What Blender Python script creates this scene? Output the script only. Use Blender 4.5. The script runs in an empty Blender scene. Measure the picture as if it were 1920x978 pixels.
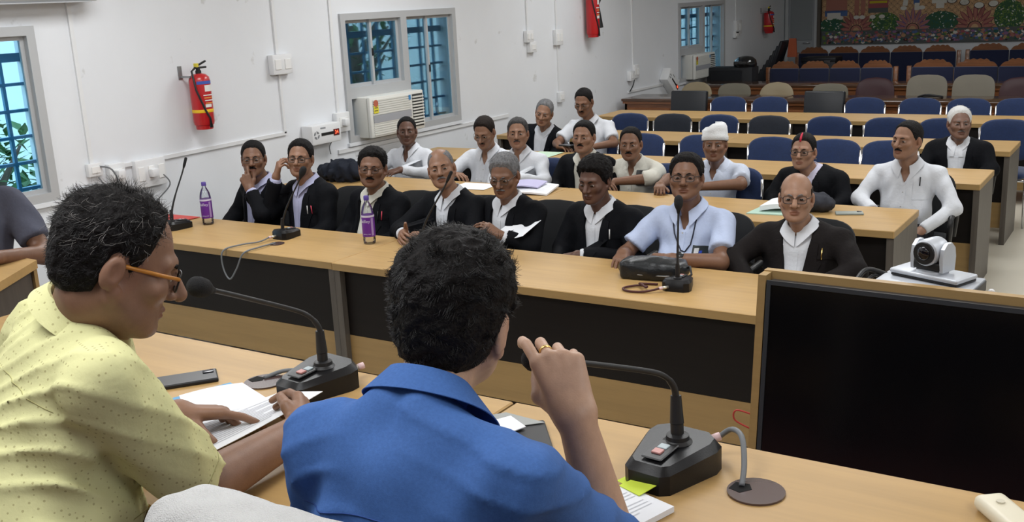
import bpy, bmesh, math, random
import numpy as np
from mathutils import Vector, Matrix

R = math.radians
S = bpy.context.scene
C = S.collection
random.seed(7)
rng = np.random.default_rng(7)

# ------------------------------------------------------------------ camera
cam = bpy.data.cameras.new('camera')
cam_ob = bpy.data.objects.new('camera', cam)
C.objects.link(cam_ob)
_yaw, _pit, _rol = R(-33.19), R(14.15), R(-2.87)
_f = Vector((math.sin(_yaw)*math.cos(_pit), math.cos(_yaw)*math.cos(_pit), -math.sin(_pit)))
_r = _f.cross(Vector((0, 0, 1))).normalized()
_u = _r.cross(_f)
_r, _u = _r*math.cos(_rol)+_u*math.sin(_rol), -_r*math.sin(_rol)+_u*math.cos(_rol)
_m = Matrix((_r, _u, -_f)).transposed().to_4x4()
_m.translation = Vector((0, 0, 2.09))
cam_ob.matrix_world = _m
cam.sensor_width = 36.0
cam.lens = 36.0*1925.27/1920.0
cam.clip_start = 0.05
cam.clip_end = 200
S.camera = cam_ob

# ------------------------------------------------------------------ world, exposure
S.view_settings.view_transform = 'Standard'
S.view_settings.look = 'None'
S.view_settings.gamma = 1.0
S.view_settings.use_curve_mapping = False
S.view_settings.exposure = -0.14
W = bpy.data.worlds.new('world')
S.world = W
W.use_nodes = True
_bg = W.node_tree.nodes['Background']
_bg.inputs[0].default_value = (0.80, 0.90, 1.0, 1)
_bg.inputs[1].default_value = 4.4

# lamps of the room: (x, y, watts); the rear of the hall is left dim
LAMP_COL = (0.965, 0.985, 1.0)
LAMPS = [(-4.6, 1.0, 34), (-1.6, 0.6, 31), (1.4, 1.0, 31),
         (-4.6, 4.0, 40), (-1.6, 3.6, 36), (1.4, 4.0, 36),
         (-4.6, 7.2, 40), (-1.6, 7.2, 38), (1.4, 7.2, 38),
         (-4.6, 10.6, 32), (-1.6, 10.6, 30), (1.4, 10.6, 30),
         (-3.2, 14.6, 28)]
CEIL = 3.1
DAIS = 0.45

# ------------------------------------------------------------------ materials
MATS = {}
def mat(name, col, rough=0.6, metal=0.0, var=0.0, vscale=6.0, stretch=None, bump=0.0, bscale=60.0, spec=0.4,
        trans=0.0, emit=None, estr=1.0, coat=0.0, attr=None, alpha=1.0, sheen=0.0):
    if name in MATS: return MATS[name]
    m = bpy.data.materials.new(name); m.use_nodes = True
    nt = m.node_tree; N = nt.nodes; L = nt.links
    b = N['Principled BSDF']
    b.inputs['Base Color'].default_value = (*col, 1)
    b.inputs['Roughness'].default_value = rough
    b.inputs['Metallic'].default_value = metal
    b.inputs['Specular IOR Level'].default_value = spec
    b.inputs['Transmission Weight'].default_value = trans
    b.inputs['Coat Weight'].default_value = coat
    b.inputs['Sheen Weight'].default_value = sheen
    b.inputs['Alpha'].default_value = alpha
    if emit:
        b.inputs['Emission Color'].default_value = (*emit, 1)
        b.inputs['Emission Strength'].default_value = estr
    tc = None
    def coords(sc):
        nonlocal tc
        if tc is None: tc = N.new('ShaderNodeTexCoord')
        mp = N.new('ShaderNodeMapping')
        L.new(tc.outputs['Object'], mp.inputs['Vector'])
        if sc is not None: mp.inputs['Scale'].default_value = sc
        return mp.outputs['Vector']
    src = None
    if attr:
        a = N.new('ShaderNodeAttribute'); a.attribute_name = attr
        src = a.outputs['Color']
    if var > 0:
        n = N.new('ShaderNodeTexNoise'); n.inputs['Scale'].default_value = vscale
        n.inputs['Detail'].default_value = 5; n.inputs['Roughness'].default_value = 0.6
        L.new(coords(stretch), n.inputs['Vector'])
        r = N.new('ShaderNodeMapRange'); r.inputs[1].default_value = 0.25; r.inputs[2].default_value = 0.75
        r.inputs[3].default_value = 1-var; r.inputs[4].default_value = 1+var
        L.new(n.outputs['Fac'], r.inputs[0])
        mx = N.new('ShaderNodeMix'); mx.data_type = 'RGBA'; mx.blend_type = 'MULTIPLY'
        mx.inputs[0].default_value = 1
        if src is not None: L.new(src, mx.inputs[6])
        else: mx.inputs[6].default_value = (*col, 1)
        L.new(r.outputs[0], mx.inputs[7])
        src = mx.outputs[2]
    if src is not None: L.new(src, b.inputs['Base Color'])
    if bump > 0:
        n = N.new('ShaderNodeTexNoise'); n.inputs['Scale'].default_value = bscale
        n.inputs['Detail'].default_value = 4
        L.new(coords(None), n.inputs['Vector'])
        bp = N.new('ShaderNodeBump'); bp.inputs['Strength'].default_value = bump
        bp.inputs['Distance'].default_value = 0.01
        L.new(n.outputs['Fac'], bp.inputs['Height'])
        L.new(bp.outputs['Normal'], b.inputs['Normal'])
    MATS[name] = m
    return m

def glass_mat(name, col, gloss=0.12, rough=0.02):
    if name in MATS: return MATS[name]
    m = bpy.data.materials.new(name); m.use_nodes = True
    nt = m.node_tree; N = nt.nodes; L = nt.links
    N.remove(N['Principled BSDF'])
    t = N.new('ShaderNodeBsdfTransparent'); t.inputs[0].default_value = (*col, 1)
    g = N.new('ShaderNodeBsdfGlossy'); g.inputs['Roughness'].default_value = rough
    f = N.new('ShaderNodeFresnel'); f.inputs[0].default_value = 1.45
    mx = N.new('ShaderNodeMixShader')
    ml = N.new('ShaderNodeMath'); ml.operation = 'MULTIPLY'; ml.inputs[1].default_value = gloss*8
    L.new(f.outputs[0], ml.inputs[0]); L.new(ml.outputs[0], mx.inputs[0])
    L.new(t.outputs[0], mx.inputs[1]); L.new(g.outputs[0], mx.inputs[2])
    L.new(mx.outputs[0], N['Material Output'].inputs[0])
    MATS[name] = m
    return m

BEECH = mat('beech_laminate', (0.445, 0.280, 0.110), 0.42, var=0.10, vscale=3.0, stretch=(0.6, 9, 9), spec=0.32)
BEECHE = mat('beech_edge', (0.335, 0.215, 0.085), 0.45, var=0.10, vscale=4.0, stretch=(0.6, 9, 9))
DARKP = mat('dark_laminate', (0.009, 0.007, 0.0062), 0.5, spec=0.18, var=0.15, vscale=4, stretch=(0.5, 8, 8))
ENDP = mat('wenge_end_panel', (0.09, 0.077, 0.065), 0.42, var=0.22, vscale=5, stretch=(8, 8, 0.7))
WALLM = mat('wall_paint', (0.735, 0.755, 0.785), 0.62, var=0.03, vscale=1.3, bump=0.05, bscale=30)
def smudges(m):
    nt = m.node_tree; N = nt.nodes; L = nt.links; b = N['Principled BSDF']
    src = b.inputs['Base Color'].links[0].from_socket
    tc = N.new('ShaderNodeTexCoord'); v = N.new('ShaderNodeTexNoise'); v.inputs['Scale'].default_value = 7.0; v.inputs['Detail'].default_value = 3
    L.new(tc.outputs['Object'], v.inputs['Vector'])
    r = N.new('ShaderNodeMapRange'); r.inputs[1].default_value = 0.705; r.inputs[2].default_value = 0.76; r.inputs[3].default_value = 0.0; r.inputs[4].default_value = 0.40
    L.new(v.outputs['Fac'], r.inputs[0])
    mx = N.new('ShaderNodeMix'); mx.data_type = 'RGBA'; L.new(r.outputs[0], mx.inputs[0]); L.new(src, mx.inputs[6]); mx.inputs[7].default_value = (0.38, 0.37, 0.34, 1)
    L.new(mx.outputs[2], b.inputs['Base Color'])
smudges(WALLM)
FLOORM = mat('floor_vinyl', (0.60, 0.56, 0.47), 0.30, var=0.05, vscale=2.0)
CEILM = mat('ceiling_paint', (0.80, 0.80, 0.78), 0.9)
BLUEF = mat('blue_fabric', (0.0065, 0.021, 0.078), 0.85, var=0.18, vscale=60, bump=0.15, bscale=300, sheen=0.3)
CHARF = mat('charcoal_fabric', (0.018, 0.022, 0.032), 0.85, var=0.18, vscale=60, bump=0.15, bscale=300)
CHROME = mat('chrome', (0.7, 0.7, 0.72), 0.18, 1.0)
BLACKP = mat('black_plastic', (0.012, 0.012, 0.013), 0.42)
BLACKS = mat('black_satin', (0.007, 0.007, 0.008), 0.36, bump=0.05, bscale=420, spec=0.3)
WHITEP = mat('white_plastic', (0.74, 0.75, 0.76), 0.4)
ALU = mat('aluminium_frame', (0.47, 0.48, 0.49), 0.45, 0.15)
PAPER = mat('white_paper', (0.80, 0.82, 0.86), 0.8)
TEAK = mat('varnished_teak', (0.20, 0.075, 0.028), 0.28, var=0.3, vscale=4, stretch=(0.7, 9, 9), coat=0.3)
TEAKD = mat('dark_varnished_top', (0.075, 0.035, 0.018), 0.16, var=0.3, vscale=4, stretch=(0.7, 9, 9), coat=0.5)

# ------------------------------------------------------------------ mesh helpers
class MB:
    def __init__(s): s.v = []; s.f = []; s.mi = []
    def add(s, V, F, mi=0):
        n = len(s.v); s.v += [tuple(map(float, p)) for p in V]
        for f in F: s.f.append(tuple(i+n for i in f)); s.mi.append(mi)
        return s
    def box(s, x0, y0, z0, x1, y1, z1, mi=0, M=None):
        V = [(x, y, z) for z in (z0, z1) for y in (y0, y1) for x in (x0, x1)]
        if M is not None: V = [M @ Vector(p) for p in V]
        return s.add(V, [(0, 2, 3, 1), (4, 5, 7, 6), (0, 1, 5, 4), (2, 6, 7, 3), (0, 4, 6, 2), (1, 3, 7, 5)], mi)
    def rbox(s, x0, y0, z0, x1, y1, z1, r=0.005, seg=2, mi=0, M=None):
        bm = bmesh.new()
        bmesh.ops.create_cube(bm, size=1)
        for v in bm.verts:
            v.co = Vector(((x0+x1)/2+v.co.x*(x1-x0), (y0+y1)/2+v.co.y*(y1-y0), (z0+z1)/2+v.co.z*(z1-z0)))
        bmesh.ops.bevel(bm, geom=bm.edges[:], offset=r, segments=seg, affect='EDGES', profile=0.5)
        return s.bm(bm, mi, M)
    def bm(s, bm, mi=0, M=None):
        bm.verts.index_update()
        V = [(M @ v.co) if M is not None else v.co.copy() for v in bm.verts]
        s.add(V, [[v.index for v in f.verts] for f in bm.faces], mi); bm.free()
        return s
    def tube(s, pts, r, n=8, mi=0, caps=True):
        pts = [Vector(p) for p in pts]; m = len(pts)
        rs = r if isinstance(r, (list, tuple)) else [r]*m
        up = None; rings = []
        for i, p in enumerate(pts):
            t = (pts[min(i+1, m-1)]-pts[max(i-1, 0)]).normalized()
            if up is None:
                a = Vector((0, 0, 1)) if abs(t.z) < 0.9 else Vector((1, 0, 0))
                up = (a-t*a.dot(t)).normalized()
            else:
                up = (up-t*up.dot(t)); up = up.normalized() if up.length > 1e-6 else Vector((1, 0, 0))
            w = t.cross(up)
            rings.append([p+(up*math.cos(2*math.pi*k/n)+w*math.sin(2*math.pi*k/n))*rs[i] for k in range(n)])
        V = [q for rg in rings for q in rg]; F = []
        for i in range(m-1):
            for k in range(n):
                F.append((i*n+k, i*n+(k+1) % n, (i+1)*n+(k+1) % n, (i+1)*n+k))
        if caps: F.append(tuple(range(n))[::-1]); F.append(tuple((m-1)*n+k for k in range(n)))
        return s.add(V, F, mi)
    def lathe(s, prof, n=20, mi=0, M=None, axis='z'):
        V = []; F = []
        for r, z in prof:
            for k in range(n):
                a = 2*math.pi*k/n; p = (r*math.cos(a), r*math.sin(a), z)
                if axis == 'x': p = (z, r*math.cos(a), r*math.sin(a))
                if axis == 'y': p = (r*math.cos(a), z, r*math.sin(a))
                V.append(M @ Vector(p) if M is not None else p)
        m = len(prof)
        for i in range(m-1):
            for k in range(n):
                F.append((i*n+k, i*n+(k+1) % n, (i+1)*n+(k+1) % n, (i+1)*n+k))
        F.append(tuple(range(n))[::-1]); F.append(tuple((m-1)*n+k for k in range(n)))
        return s.add(V, F, mi)
    def prism(s, poly, h0, h1, mi=0, M=None, plane='xy'):
        n = len(poly)
        def P(a, b, h):
            p = {'xy': (a, b, h), 'xz': (a, h, b), 'yz': (h, a, b)}[plane]
            return M @ Vector(p) if M is not None else p
        V = [P(a, b, h0) for a, b in poly]+[P(a, b, h1) for a, b in poly]
        F = [tuple(range(n))[::-1], tuple(range(n, 2*n))]+[(i, (i+1) % n, n+(i+1) % n, n+i) for i in range(n)]
        return s.add(V, F, mi)
    def grid(s, G, mi=0, close=False):
        r, c = len(G), len(G[0])
        V = [p for row in G for p in row]
        F = [(i*c+j, i*c+(j+1) % c, (i+1)*c+(j+1) % c, (i+1)*c+j) for i in range(r-1) for j in range(c if close else c-1)]
        return s.add(V, F, mi)

def obj(name, mb, m, parent=None, smooth=False, auto=None, loc=None):
    me = bpy.data.meshes.new(name)
    if isinstance(mb, MB):
        me.from_pydata(mb.v, [], mb.f)
        if mb.mi and max(mb.mi) > 0: me.polygons.foreach_set('material_index', mb.mi)
    for mm in (m if isinstance(m, (list, tuple)) else [m]): me.materials.append(mm)
    bm = bmesh.new(); bm.from_mesh(me); bmesh.ops.recalc_face_normals(bm, faces=bm.faces[:])
    if auto:
        for e in bm.edges:
            e.smooth = len(e.link_faces) == 2 and e.calc_face_angle(0) < auto
    bm.to_mesh(me); bm.free()
    if smooth or auto: me.polygons.foreach_set('use_smooth', [True]*len(me.polygons))
    me.update()
    o = bpy.data.objects.new(name, me); C.objects.link(o)
    if parent is not None: o.parent = parent
    if loc is not None: o.location = loc
    return o

def tag(o, label=None, cat=None, group=None, kind=None):
    if label: o['label'] = label
    if cat: o['category'] = cat
    if group: o['group'] = group
    if kind: o['kind'] = kind
    return o
def thing(name, label, cat, loc=(0, 0, 0), rotz=0.0, group=None):
    o = bpy.data.objects.new(name, None); C.objects.link(o)
    o.empty_display_size = 0.1
    o.location = loc; o.rotation_euler = (0, 0, rotz)
    return tag(o, label, cat, group)
def dup(root, loc, rotz, label, group=None):
    r = root.copy(); C.objects.link(r); r.location = loc; r.rotation_euler = (0, 0, rotz)
    r['label'] = label
    if group: r['group'] = group
    def rec(a, b):
        for ch in list(a.children):
            c = ch.copy(); C.objects.link(c); c.parent = b
            rec(ch, c)
    rec(root, r)
    return r
def struct(name, mb, m, parent=None, **k):
    o = obj(name, mb, m, parent, **k)
    if parent is None: o['kind'] = 'structure'
    return o
A40 = R(40)
ORD = ['first', 'second', 'third', 'fourth', 'fifth', 'sixth', 'seventh', 'eighth', 'ninth', 'tenth']

def text_mesh(body, size, align='CENTER'):
    cu = bpy.data.curves.new('lettering', 'FONT'); cu.body = body; cu.size = size
    cu.align_x = align; cu.align_y = 'CENTER'; cu.extrude = 0.0004
    o = bpy.data.objects.new('lettering', cu); C.objects.link(o)
    dg = bpy.context.evaluated_depsgraph_get()
    me = bpy.data.meshes.new_from_object(o.evaluated_get(dg))
    bpy.data.objects.remove(o); bpy.data.curves.remove(cu)
    mb = MB(); mb.add([tuple(v.co) for v in me.vertices], [tuple(p.vertices) for p in me.polygons])
    bpy.data.meshes.remove(me)
    return mb

# ------------------------------------------------------------------ room shell
WX = -6.25          # inner face of the left wall
YB = 19.2           # rear wall
XR, YF = 5.2, -2.6
struct('floor', MB().box(WX-0.25, YF-0.2, -0.1, XR+0.2, YB+0.2, 0), FLOORM)
struct('ceiling', MB().box(WX-0.25, YF-0.2, CEIL, XR+0.2, YB+0.2, CEIL+0.1), CEILM)
struct('wall_right', MB().box(XR, YF, 0, XR+0.2, YB, CEIL), WALLM)
struct('wall_front', MB().box(WX-0.2, YF-0.2, 0, XR+0.2, YF, CEIL), WALLM)
struct('wall_back', MB().box(WX-0.2, YB, 0, XR+0.2, YB+0.2, CEIL), WALLM)
# dais under the head table
struct('floor_dais', MB().box(-4.4, YF, 0.0, XR, 2.15, DAIS).box(-4.4, 2.15, 0.0, -3.1, 2.75, DAIS), mat('dais_carpet', (0.16, 0.05, 0.045), 0.95))
# left wall with three window openings (y0, y1, z0, z1)
WINS = [(2.30, 4.05, 0.955, 2.09), (6.97, 8.70, 0.925, 2.06), (14.30, 16.12, 0.80, 1.95)]
mb = MB(); t0, t1 = WX-0.22, WX
ys = YF
for (a, b, c, d) in WINS:
    mb.box(t0, ys, 0, t1, a, CEIL); mb.box(t0, a, 0, t1, b, c); mb.box(t0, a, d, t1, b, CEIL); ys = b
mb.box(t0, ys, 0, t1, YB, CEIL)
struct('wall_left', mb, WALLM)

# ceiling lamps (panels let into the ceiling)
for i, (x, y, w) in enumerate(LAMPS):
    on = 'lit' if w > 29 else 'dim'
    t = thing('ceiling_light', f'{on} square panel lamp in the ceiling, {ORD[i % 3]} from the windows in lamp row {ORD[i//3]}', 'ceiling light', (x, y, CEIL), 0, 'panel lamps in the ceiling')
    obj('frame', MB().box(-0.62, -0.62, -0.02, 0.62, -0.58, 0).box(-0.62, 0.58, -0.02, 0.62, 0.62, 0).box(-0.62, -0.58, -0.02, -0.58, 0.58, 0).box(0.58, -0.58, -0.02, 0.62, 0.58, 0), ALU, t)
    obj('diffuser', MB().box(-0.58, -0.58, -0.012, 0.58, 0.58, -0.004), mat('lamp_diffuser_%s' % on, (0.9, 0.9, 0.88), 0.5, emit=LAMP_COL, estr=w/14.0), t)
    ld = bpy.data.lights.new('lamp', 'AREA'); ld.shape = 'SQUARE'; ld.size = 1.14
    ld.energy = w; ld.color = LAMP_COL
    lo = bpy.data.objects.new('lamp', ld); C.objects.link(lo); lo.parent = t; lo.location = (0, 0, -0.02)

# ------------------------------------------------------------------ windows
GLB = glass_mat('tinted_window_glass', (0.62, 0.80, 0.88), 0.10)
GRIL = mat('blue_grille_paint', (0.07, 0.25, 0.40), 0.5)
def window(i, y0, y1, z0, z1, ac):
    root = thing('window_%d' % i, None, None, (WX, 0, 0)); root['kind'] = 'structure'
    fr = 0.06; x0, x1 = -0.07, 0.025
    mb = MB().box(x0, y0, z0, x1, y1, z0+fr).box(x0, y0, z1-fr, x1, y1, z1).box(x0, y0, z0+fr, x1, y0+fr, z1-fr).box(x0, y1-fr, z0+fr, x1, y1, z1-fr)
    ym = y0+(y1-y0)*0.51
    mb.box(x0, ym-0.045, z0+fr, x1, ym+0.045, z1-fr)
    zt = z0+(z1-z0)*0.385
    if ac: mb.box(x0, y0+fr, zt-0.05, x1, ym-0.045, zt+0.05)
    obj('window_frame', mb, ALU, root)
    def slider(a, b, c, d):
        m = (a+b)/2
        for k, (p, q, xx) in enumerate(((a, m+0.02, -0.052), (m-0.02, b, -0.028))):
            s = 0.028
            f = MB().box(xx-0.012, p, c, xx+0.012, q, c+s).box(xx-0.012, p, d-s, xx+0.012, q, d).box(xx-0.012, p, c+s, xx+0.012, p+s, d-s).box(xx-0.012, q-s, c+s, xx+0.012, q, d-s)
            o = obj('sash', f, ALU, root)
            obj('pane', MB().box(xx-0.003, p+s, c+s, xx+0.003, q-s, d-s), GLB, o)
            if k == 1: obj('latch', MB().rbox(xx+0.012, p+0.006, (c+d)/2-0.035, xx+0.024, p+0.022, (c+d)/2+0.035, 0.003), BLACKP, o)
    slider(ym+0.045, y1-fr, z0+fr, z1-fr)
    slider(y0+fr, ym-0.045, (zt+0.05) if ac else z0+fr, z1-fr)
    if ac:
        obj('filler_panel', MB().box(-0.05, y0+fr, z0+fr, -0.04, ym-0.045, zt-0.05), mat('blue_filler_board', (0.10, 0.24, 0.42), 0.6), root)
    # outside grille, every bar a part
    gx = -0.19
    yy = y0+0.10
    while yy < y1-0.05:
        obj('grille_bar', MB().box(gx-0.012, yy-0.011, z0-0.03, gx+0.012, yy+0.011, z1+0.03), GRIL, root); yy += 0.215
    zz = z0+0.08; k = 0
    while zz < z1:
        hw = 0.028 if k == 5 else 0.010
        obj('grille_bar', MB().box(gx-0.02, y0-0.03, zz-hw, gx+0.02, y1+0.03, zz+hw), GRIL, root); zz += 0.172; k += 1
    obj('window_sill', MB().box(-0.22, y0-0.02, z0-0.03, 0.03, y1+0.02, z0), WALLM, root)
    return root
for i, (a, b, c, d) in enumerate(WINS): window(i+1, a, b, c, d, i > 0)

# outside: pale neighbouring wall, ground and trees
struct('wall_neighbour', MB().box(-11.4, -6, -0.5, -11.2, 34, 2.7), mat('neighbour_plaster', (0.78, 0.84, 0.86), 0.9, var=0.08, vscale=0.7))
struct('ground_outside', MB().box(-11.4, -6, -0.6, WX-0.25, 34, -0.5), mat('outside_soil', (0.30, 0.33, 0.22), 0.95, var=0.3))
LEAF = mat('leaf_green', (0.045, 0.13, 0.035), 0.6, var=0.4, vscale=3)
BARK = mat('bark', (0.10, 0.075, 0.055), 0.9, var=0.3)
def tree(label, x, y, h, r, n, seed):
    g = random.Random(seed)
    t = thing('tree', label, 'tree', (x, y, -0.5))
    tr = MB().tube([(0, 0, 0), (0.05, 0.03, h*0.4), (-0.04, 0.1, h*0.75)], [0.10, 0.08, 0.04], 8)
    for k in range(7):
        a = g.uniform(0, 6.28); q = g.uniform(0.3, 0.65)*h
        tr.tube([(0.03, 0.03, q), (0.5*r*math.cos(a), 0.5*r*math.sin(a), q+0.5), (r*math.cos(a)*0.9, r*math.sin(a)*0.9, q+0.8)], [0.045, 0.03, 0.012], 6)
    obj('trunk', tr, BARK, t, smooth=True)
    lf = MB()
    for k in range(n):
        while True:
            p = Vector((g.uniform(-1, 1), g.uniform(-1, 1), g.uniform(-1, 1)))
            if p.length < 1: break
        p = Vector((p.x*r, p.y*r, h*0.72+p.z*h*0.33))
        s = g.uniform(0.05, 0.11); M = Matrix.Rotation(g.uniform(0, 6.28), 3, 'Z') @ Matrix.Rotation(g.uniform(-1, 1), 3, 'X')
        lf.add([p+M @ Vector(q) for q in ((0, -s, 0), (s*0.45, 0, 0.01), (0, s, 0), (-s*0.45, 0, 0.01))], [(0, 1, 2, 3)])
    o = obj('foliage', lf, LEAF, t); o['kind'] = 'stuff'
tree('leafy green tree seen through the panes above the air conditioner with yellow sticker', -8.3, 9.45, 3.2, 0.72, 420, 3)
tree('dark green shrub seen low through the window at the near end of the wall', -8.2, 4.60, 1.9, 0.62, 500, 5)

# ------------------------------------------------------------------ fittings on the left wall
def on_wall(name, label, cat, y, z, group=None): return thing(name, label, cat, (WX, y, z), 0, group)
def conduit(label, pts, w=0.028, d=0.016):
    """a run of flat white trunking along points (y, z) on the left wall"""
    t = on_wall('wall_trunking', label, 'cable trunking', pts[0][0], pts[0][1], 'white trunking on the side wall')
    y0, z0 = pts[0]
    for (a, b), (c, e) in zip(pts[:-1], pts[1:]):
        dx, dz = c-a, e-b; l = math.hypot(dx, dz); nx, nz = -dz/l*w/2, dx/l*w/2; ex, ez = dx/l*w/2, dz/l*w/2
        P = [(a-ex+nx-y0, b-ez+nz-z0), (c+ex+nx-y0, e+ez+nz-z0), (c+ex-nx-y0, e+ez-nz-z0), (a-ex-nx-y0, b-ez-nz-z0)]
        obj('trunking_length', MB().prism(P, 0, d, plane='yz'), WHITEP, t)
    return t
def switch_box(label, y, z, w, h, d=0.05, sw=2, plug=False):
    t = on_wall('switch_box', label, 'switch box', y, z, 'white switch boxes on the side wall')
    obj('box', MB().rbox(0, -w/2, -h/2, d, w/2, h/2, 0.006), WHITEP, t, auto=A40)
    for k in range(sw):
        yy = -w/2+w*(k+0.5)/sw
        obj('switch', MB().rbox(d-0.001, yy-w/sw*0.3, -h*0.25, d+0.006, yy+w/sw*0.3, h*0.25, 0.002), mat('switch_white', (0.80, 0.80, 0.79), 0.35), t)
    if plug:
        obj('plug', MB().rbox(d, -0.03, -0.03, d+0.05, 0.03, 0.03, 0.008), WHITEP, t, auto=A40)
    return t
conduit('white trunking dropping down the wall beside the nearest window', [(4.33, CEIL), (4.33, 1.14)], 0.03)
conduit('white trunking running along the wall below the nearest fire extinguisher', [(4.60, 1.10), (6.185, 1.118)], 0.028)
conduit('white trunking dropping from the ceiling into the box right of the fire extinguisher', [(6.19, CEIL), (6.185, 1.75)], 0.03)
conduit('thin white trunking below the box right of the fire extinguisher', [(6.185, 1.62), (6.185, 1.13)], 0.022)
conduit('white trunking dropping left of the window with the yellow stickered air conditioner', [(6.875, CEIL), (6.85, 1.20)], 0.03)
conduit('white trunking running below the window with the yellow stickered air conditioner', [(6.83, 0.868), (9.6, 0.868)], 0.035)
conduit('low white trunking behind the man in the grey shirt', [(2.2, 0.80), (4.15, 0.80)], 0.035)
conduit('white trunking dropping to the pair of stacked sockets', [(10.09, CEIL), (10.095, 1.74)], 0.026)
conduit('white trunking dropping to the box left of the hanging extinguisher', [(10.73, CEIL), (10.745, 1.71)], 0.026)
conduit('thin trunking joining the box to the small socket above the bowed man', [(10.75, 1.60), (10.755, 1.0)], 0.018)
conduit('white trunking dropping to the socket before the wooden desk', [(12.755, CEIL), (12.78, 1.15)], 0.026)
conduit('white trunking running low along the wall to the far window', [(12.63, 0.834), (16.3, 0.834)], 0.03)
conduit('white trunking dropping beyond the far window', [(16.64, CEIL), (16.64, 1.60)], 0.02)
switch_box('small white junction box at the foot of the trunking by the nearest window', 4.335, 1.11, 0.11, 0.09, 0.04, 1)
switch_box('white socket with round plug top left of the wide switch board', 4.50, 1.055, 0.13, 0.15, 0.05, 1, True)
switch_box('wide white switch board with plugged wire above the red folder', 4.78, 1.02, 0.26, 0.20, 0.05, 3, True)
switch_box('low white box half hidden behind the bent head', 4.25, 0.93, 0.20, 0.11, 0.05, 1)
switch_box('square white switch box in the middle of the trunking right of the fire extinguisher', 6.19, 1.685, 0.22, 0.16, 0.06, 2)
switch_box('white socket box between the voltage stabilizer and the window', 6.87, 1.13, 0.17, 0.17, 0.05, 1, True)
switch_box('upper of two stacked white sockets on the wall', 10.09, 1.70, 0.14, 0.13, 0.05, 2)
switch_box('lower of two stacked white sockets on the wall', 10.15, 1.58, 0.14, 0.12, 0.05, 1)
switch_box('white switch box left of the hanging extinguisher', 10.75, 1.655, 0.16, 0.18, 0.05, 2)
switch_box('small white socket low on the wall above the bowed man', 10.77, 0.955, 0.12, 0.12, 0.045, 1)
switch_box('white switch box with two gangs above the wooden desk end', 12.83, 1.09, 0.15, 0.18, 0.04, 2)
switch_box('white box with hanging black wire above the wooden desk end', 12.66, 1.045, 0.13, 0.13, 0.06, 1)
switch_box('white switch box beyond the far window', 16.68, 1.50, 0.26, 0.22, 0.05, 2)
switch_box('small white socket under the switch box beyond the far window', 16.60, 1.385, 0.16, 0.10, 0.05, 1)
# loose wires on the wall
def wire(label, pts, r=0.006, m=BLACKP, name='cable', cat='cable'):
    q = [Vector(p) for p in pts]; out = []
    for i in range(len(q)-1):
        p0, p1, p2, p3 = q[max(i-1, 0)], q[i], q[i+1], q[min(i+2, len(q)-1)]
        for k in range(6):
            t = k/6
            out.append(0.5*((2*p1)+(p2-p0)*t+(2*p0-5*p1+4*p2-p3)*t*t+(3*p1-p0-3*p2+p3)*t**3))
    out.append(q[-1]); o0 = q[0]
    o = obj(name, MB().tube([p-o0 for p in out], r, 8), m, None, smooth=True, loc=o0)
    return tag(o, label, cat)
GREYW = mat('grey_cable', (0.16, 0.17, 0.18), 0.5)
wire('grey wire curling down from the junction box by the nearest window', [(WX+0.03, 4.36, 1.13), (WX+0.10, 4.42, 1.10), (WX+0.11, 4.46, 0.95), (WX+0.06, 4.45, 0.80)], 0.006, GREYW)
wire('second grey wire hanging from the junction box by the nearest window', [(WX+0.05, 4.34, 1.06), (WX+0.06, 4.37, 0.98), (WX+0.03, 4.39, 0.80)], 0.005, GREYW)
wire('thin wire drooping from the wide switch board', [(WX+0.10, 4.84, 1.0), (WX+0.12, 4.87, 0.92), (WX+0.05, 4.78, 0.80), (WX+0.03, 4.72, 0.70)], 0.005, GREYW)
wire('thin wire under the voltage stabilizer beside the window', [(WX+0.05, 6.72, 1.0), (WX+0.05, 6.66, 0.94), (WX+0.03, 6.69, 0.87)], 0.004, GREYW)
wire('black wire hanging below the box above the wooden desk end', [(WX+0.06, 12.70, 0.99), (WX+0.06, 12.66, 0.92), (WX+0.03, 12.62, 0.84)], 0.008, BLACKP)

# split air conditioner at the top of the wall
t = on_wall('split_air_conditioner', 'white split air conditioner high on the wall above the nearest window', 'air conditioner', 3.98, 2.37)
mb = MB(); prof = [(0, -0.14), (0.15, -0.14), (0.21, -0.09), (0.22, 0.10), (0.18, 0.15), (0, 0.15)]
mb.prism([(a, b) for a, b in prof], -0.47, 0.47, plane='xz')
obj('body', mb, WHITEP, t, auto=R(30))
obj('louvre', MB().box(0.06, -0.42, -0.146, 0.17, 0.42, -0.139), mat('louvre_grey', (0.4, 0.41, 0.42), 0.5), t)

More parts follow.
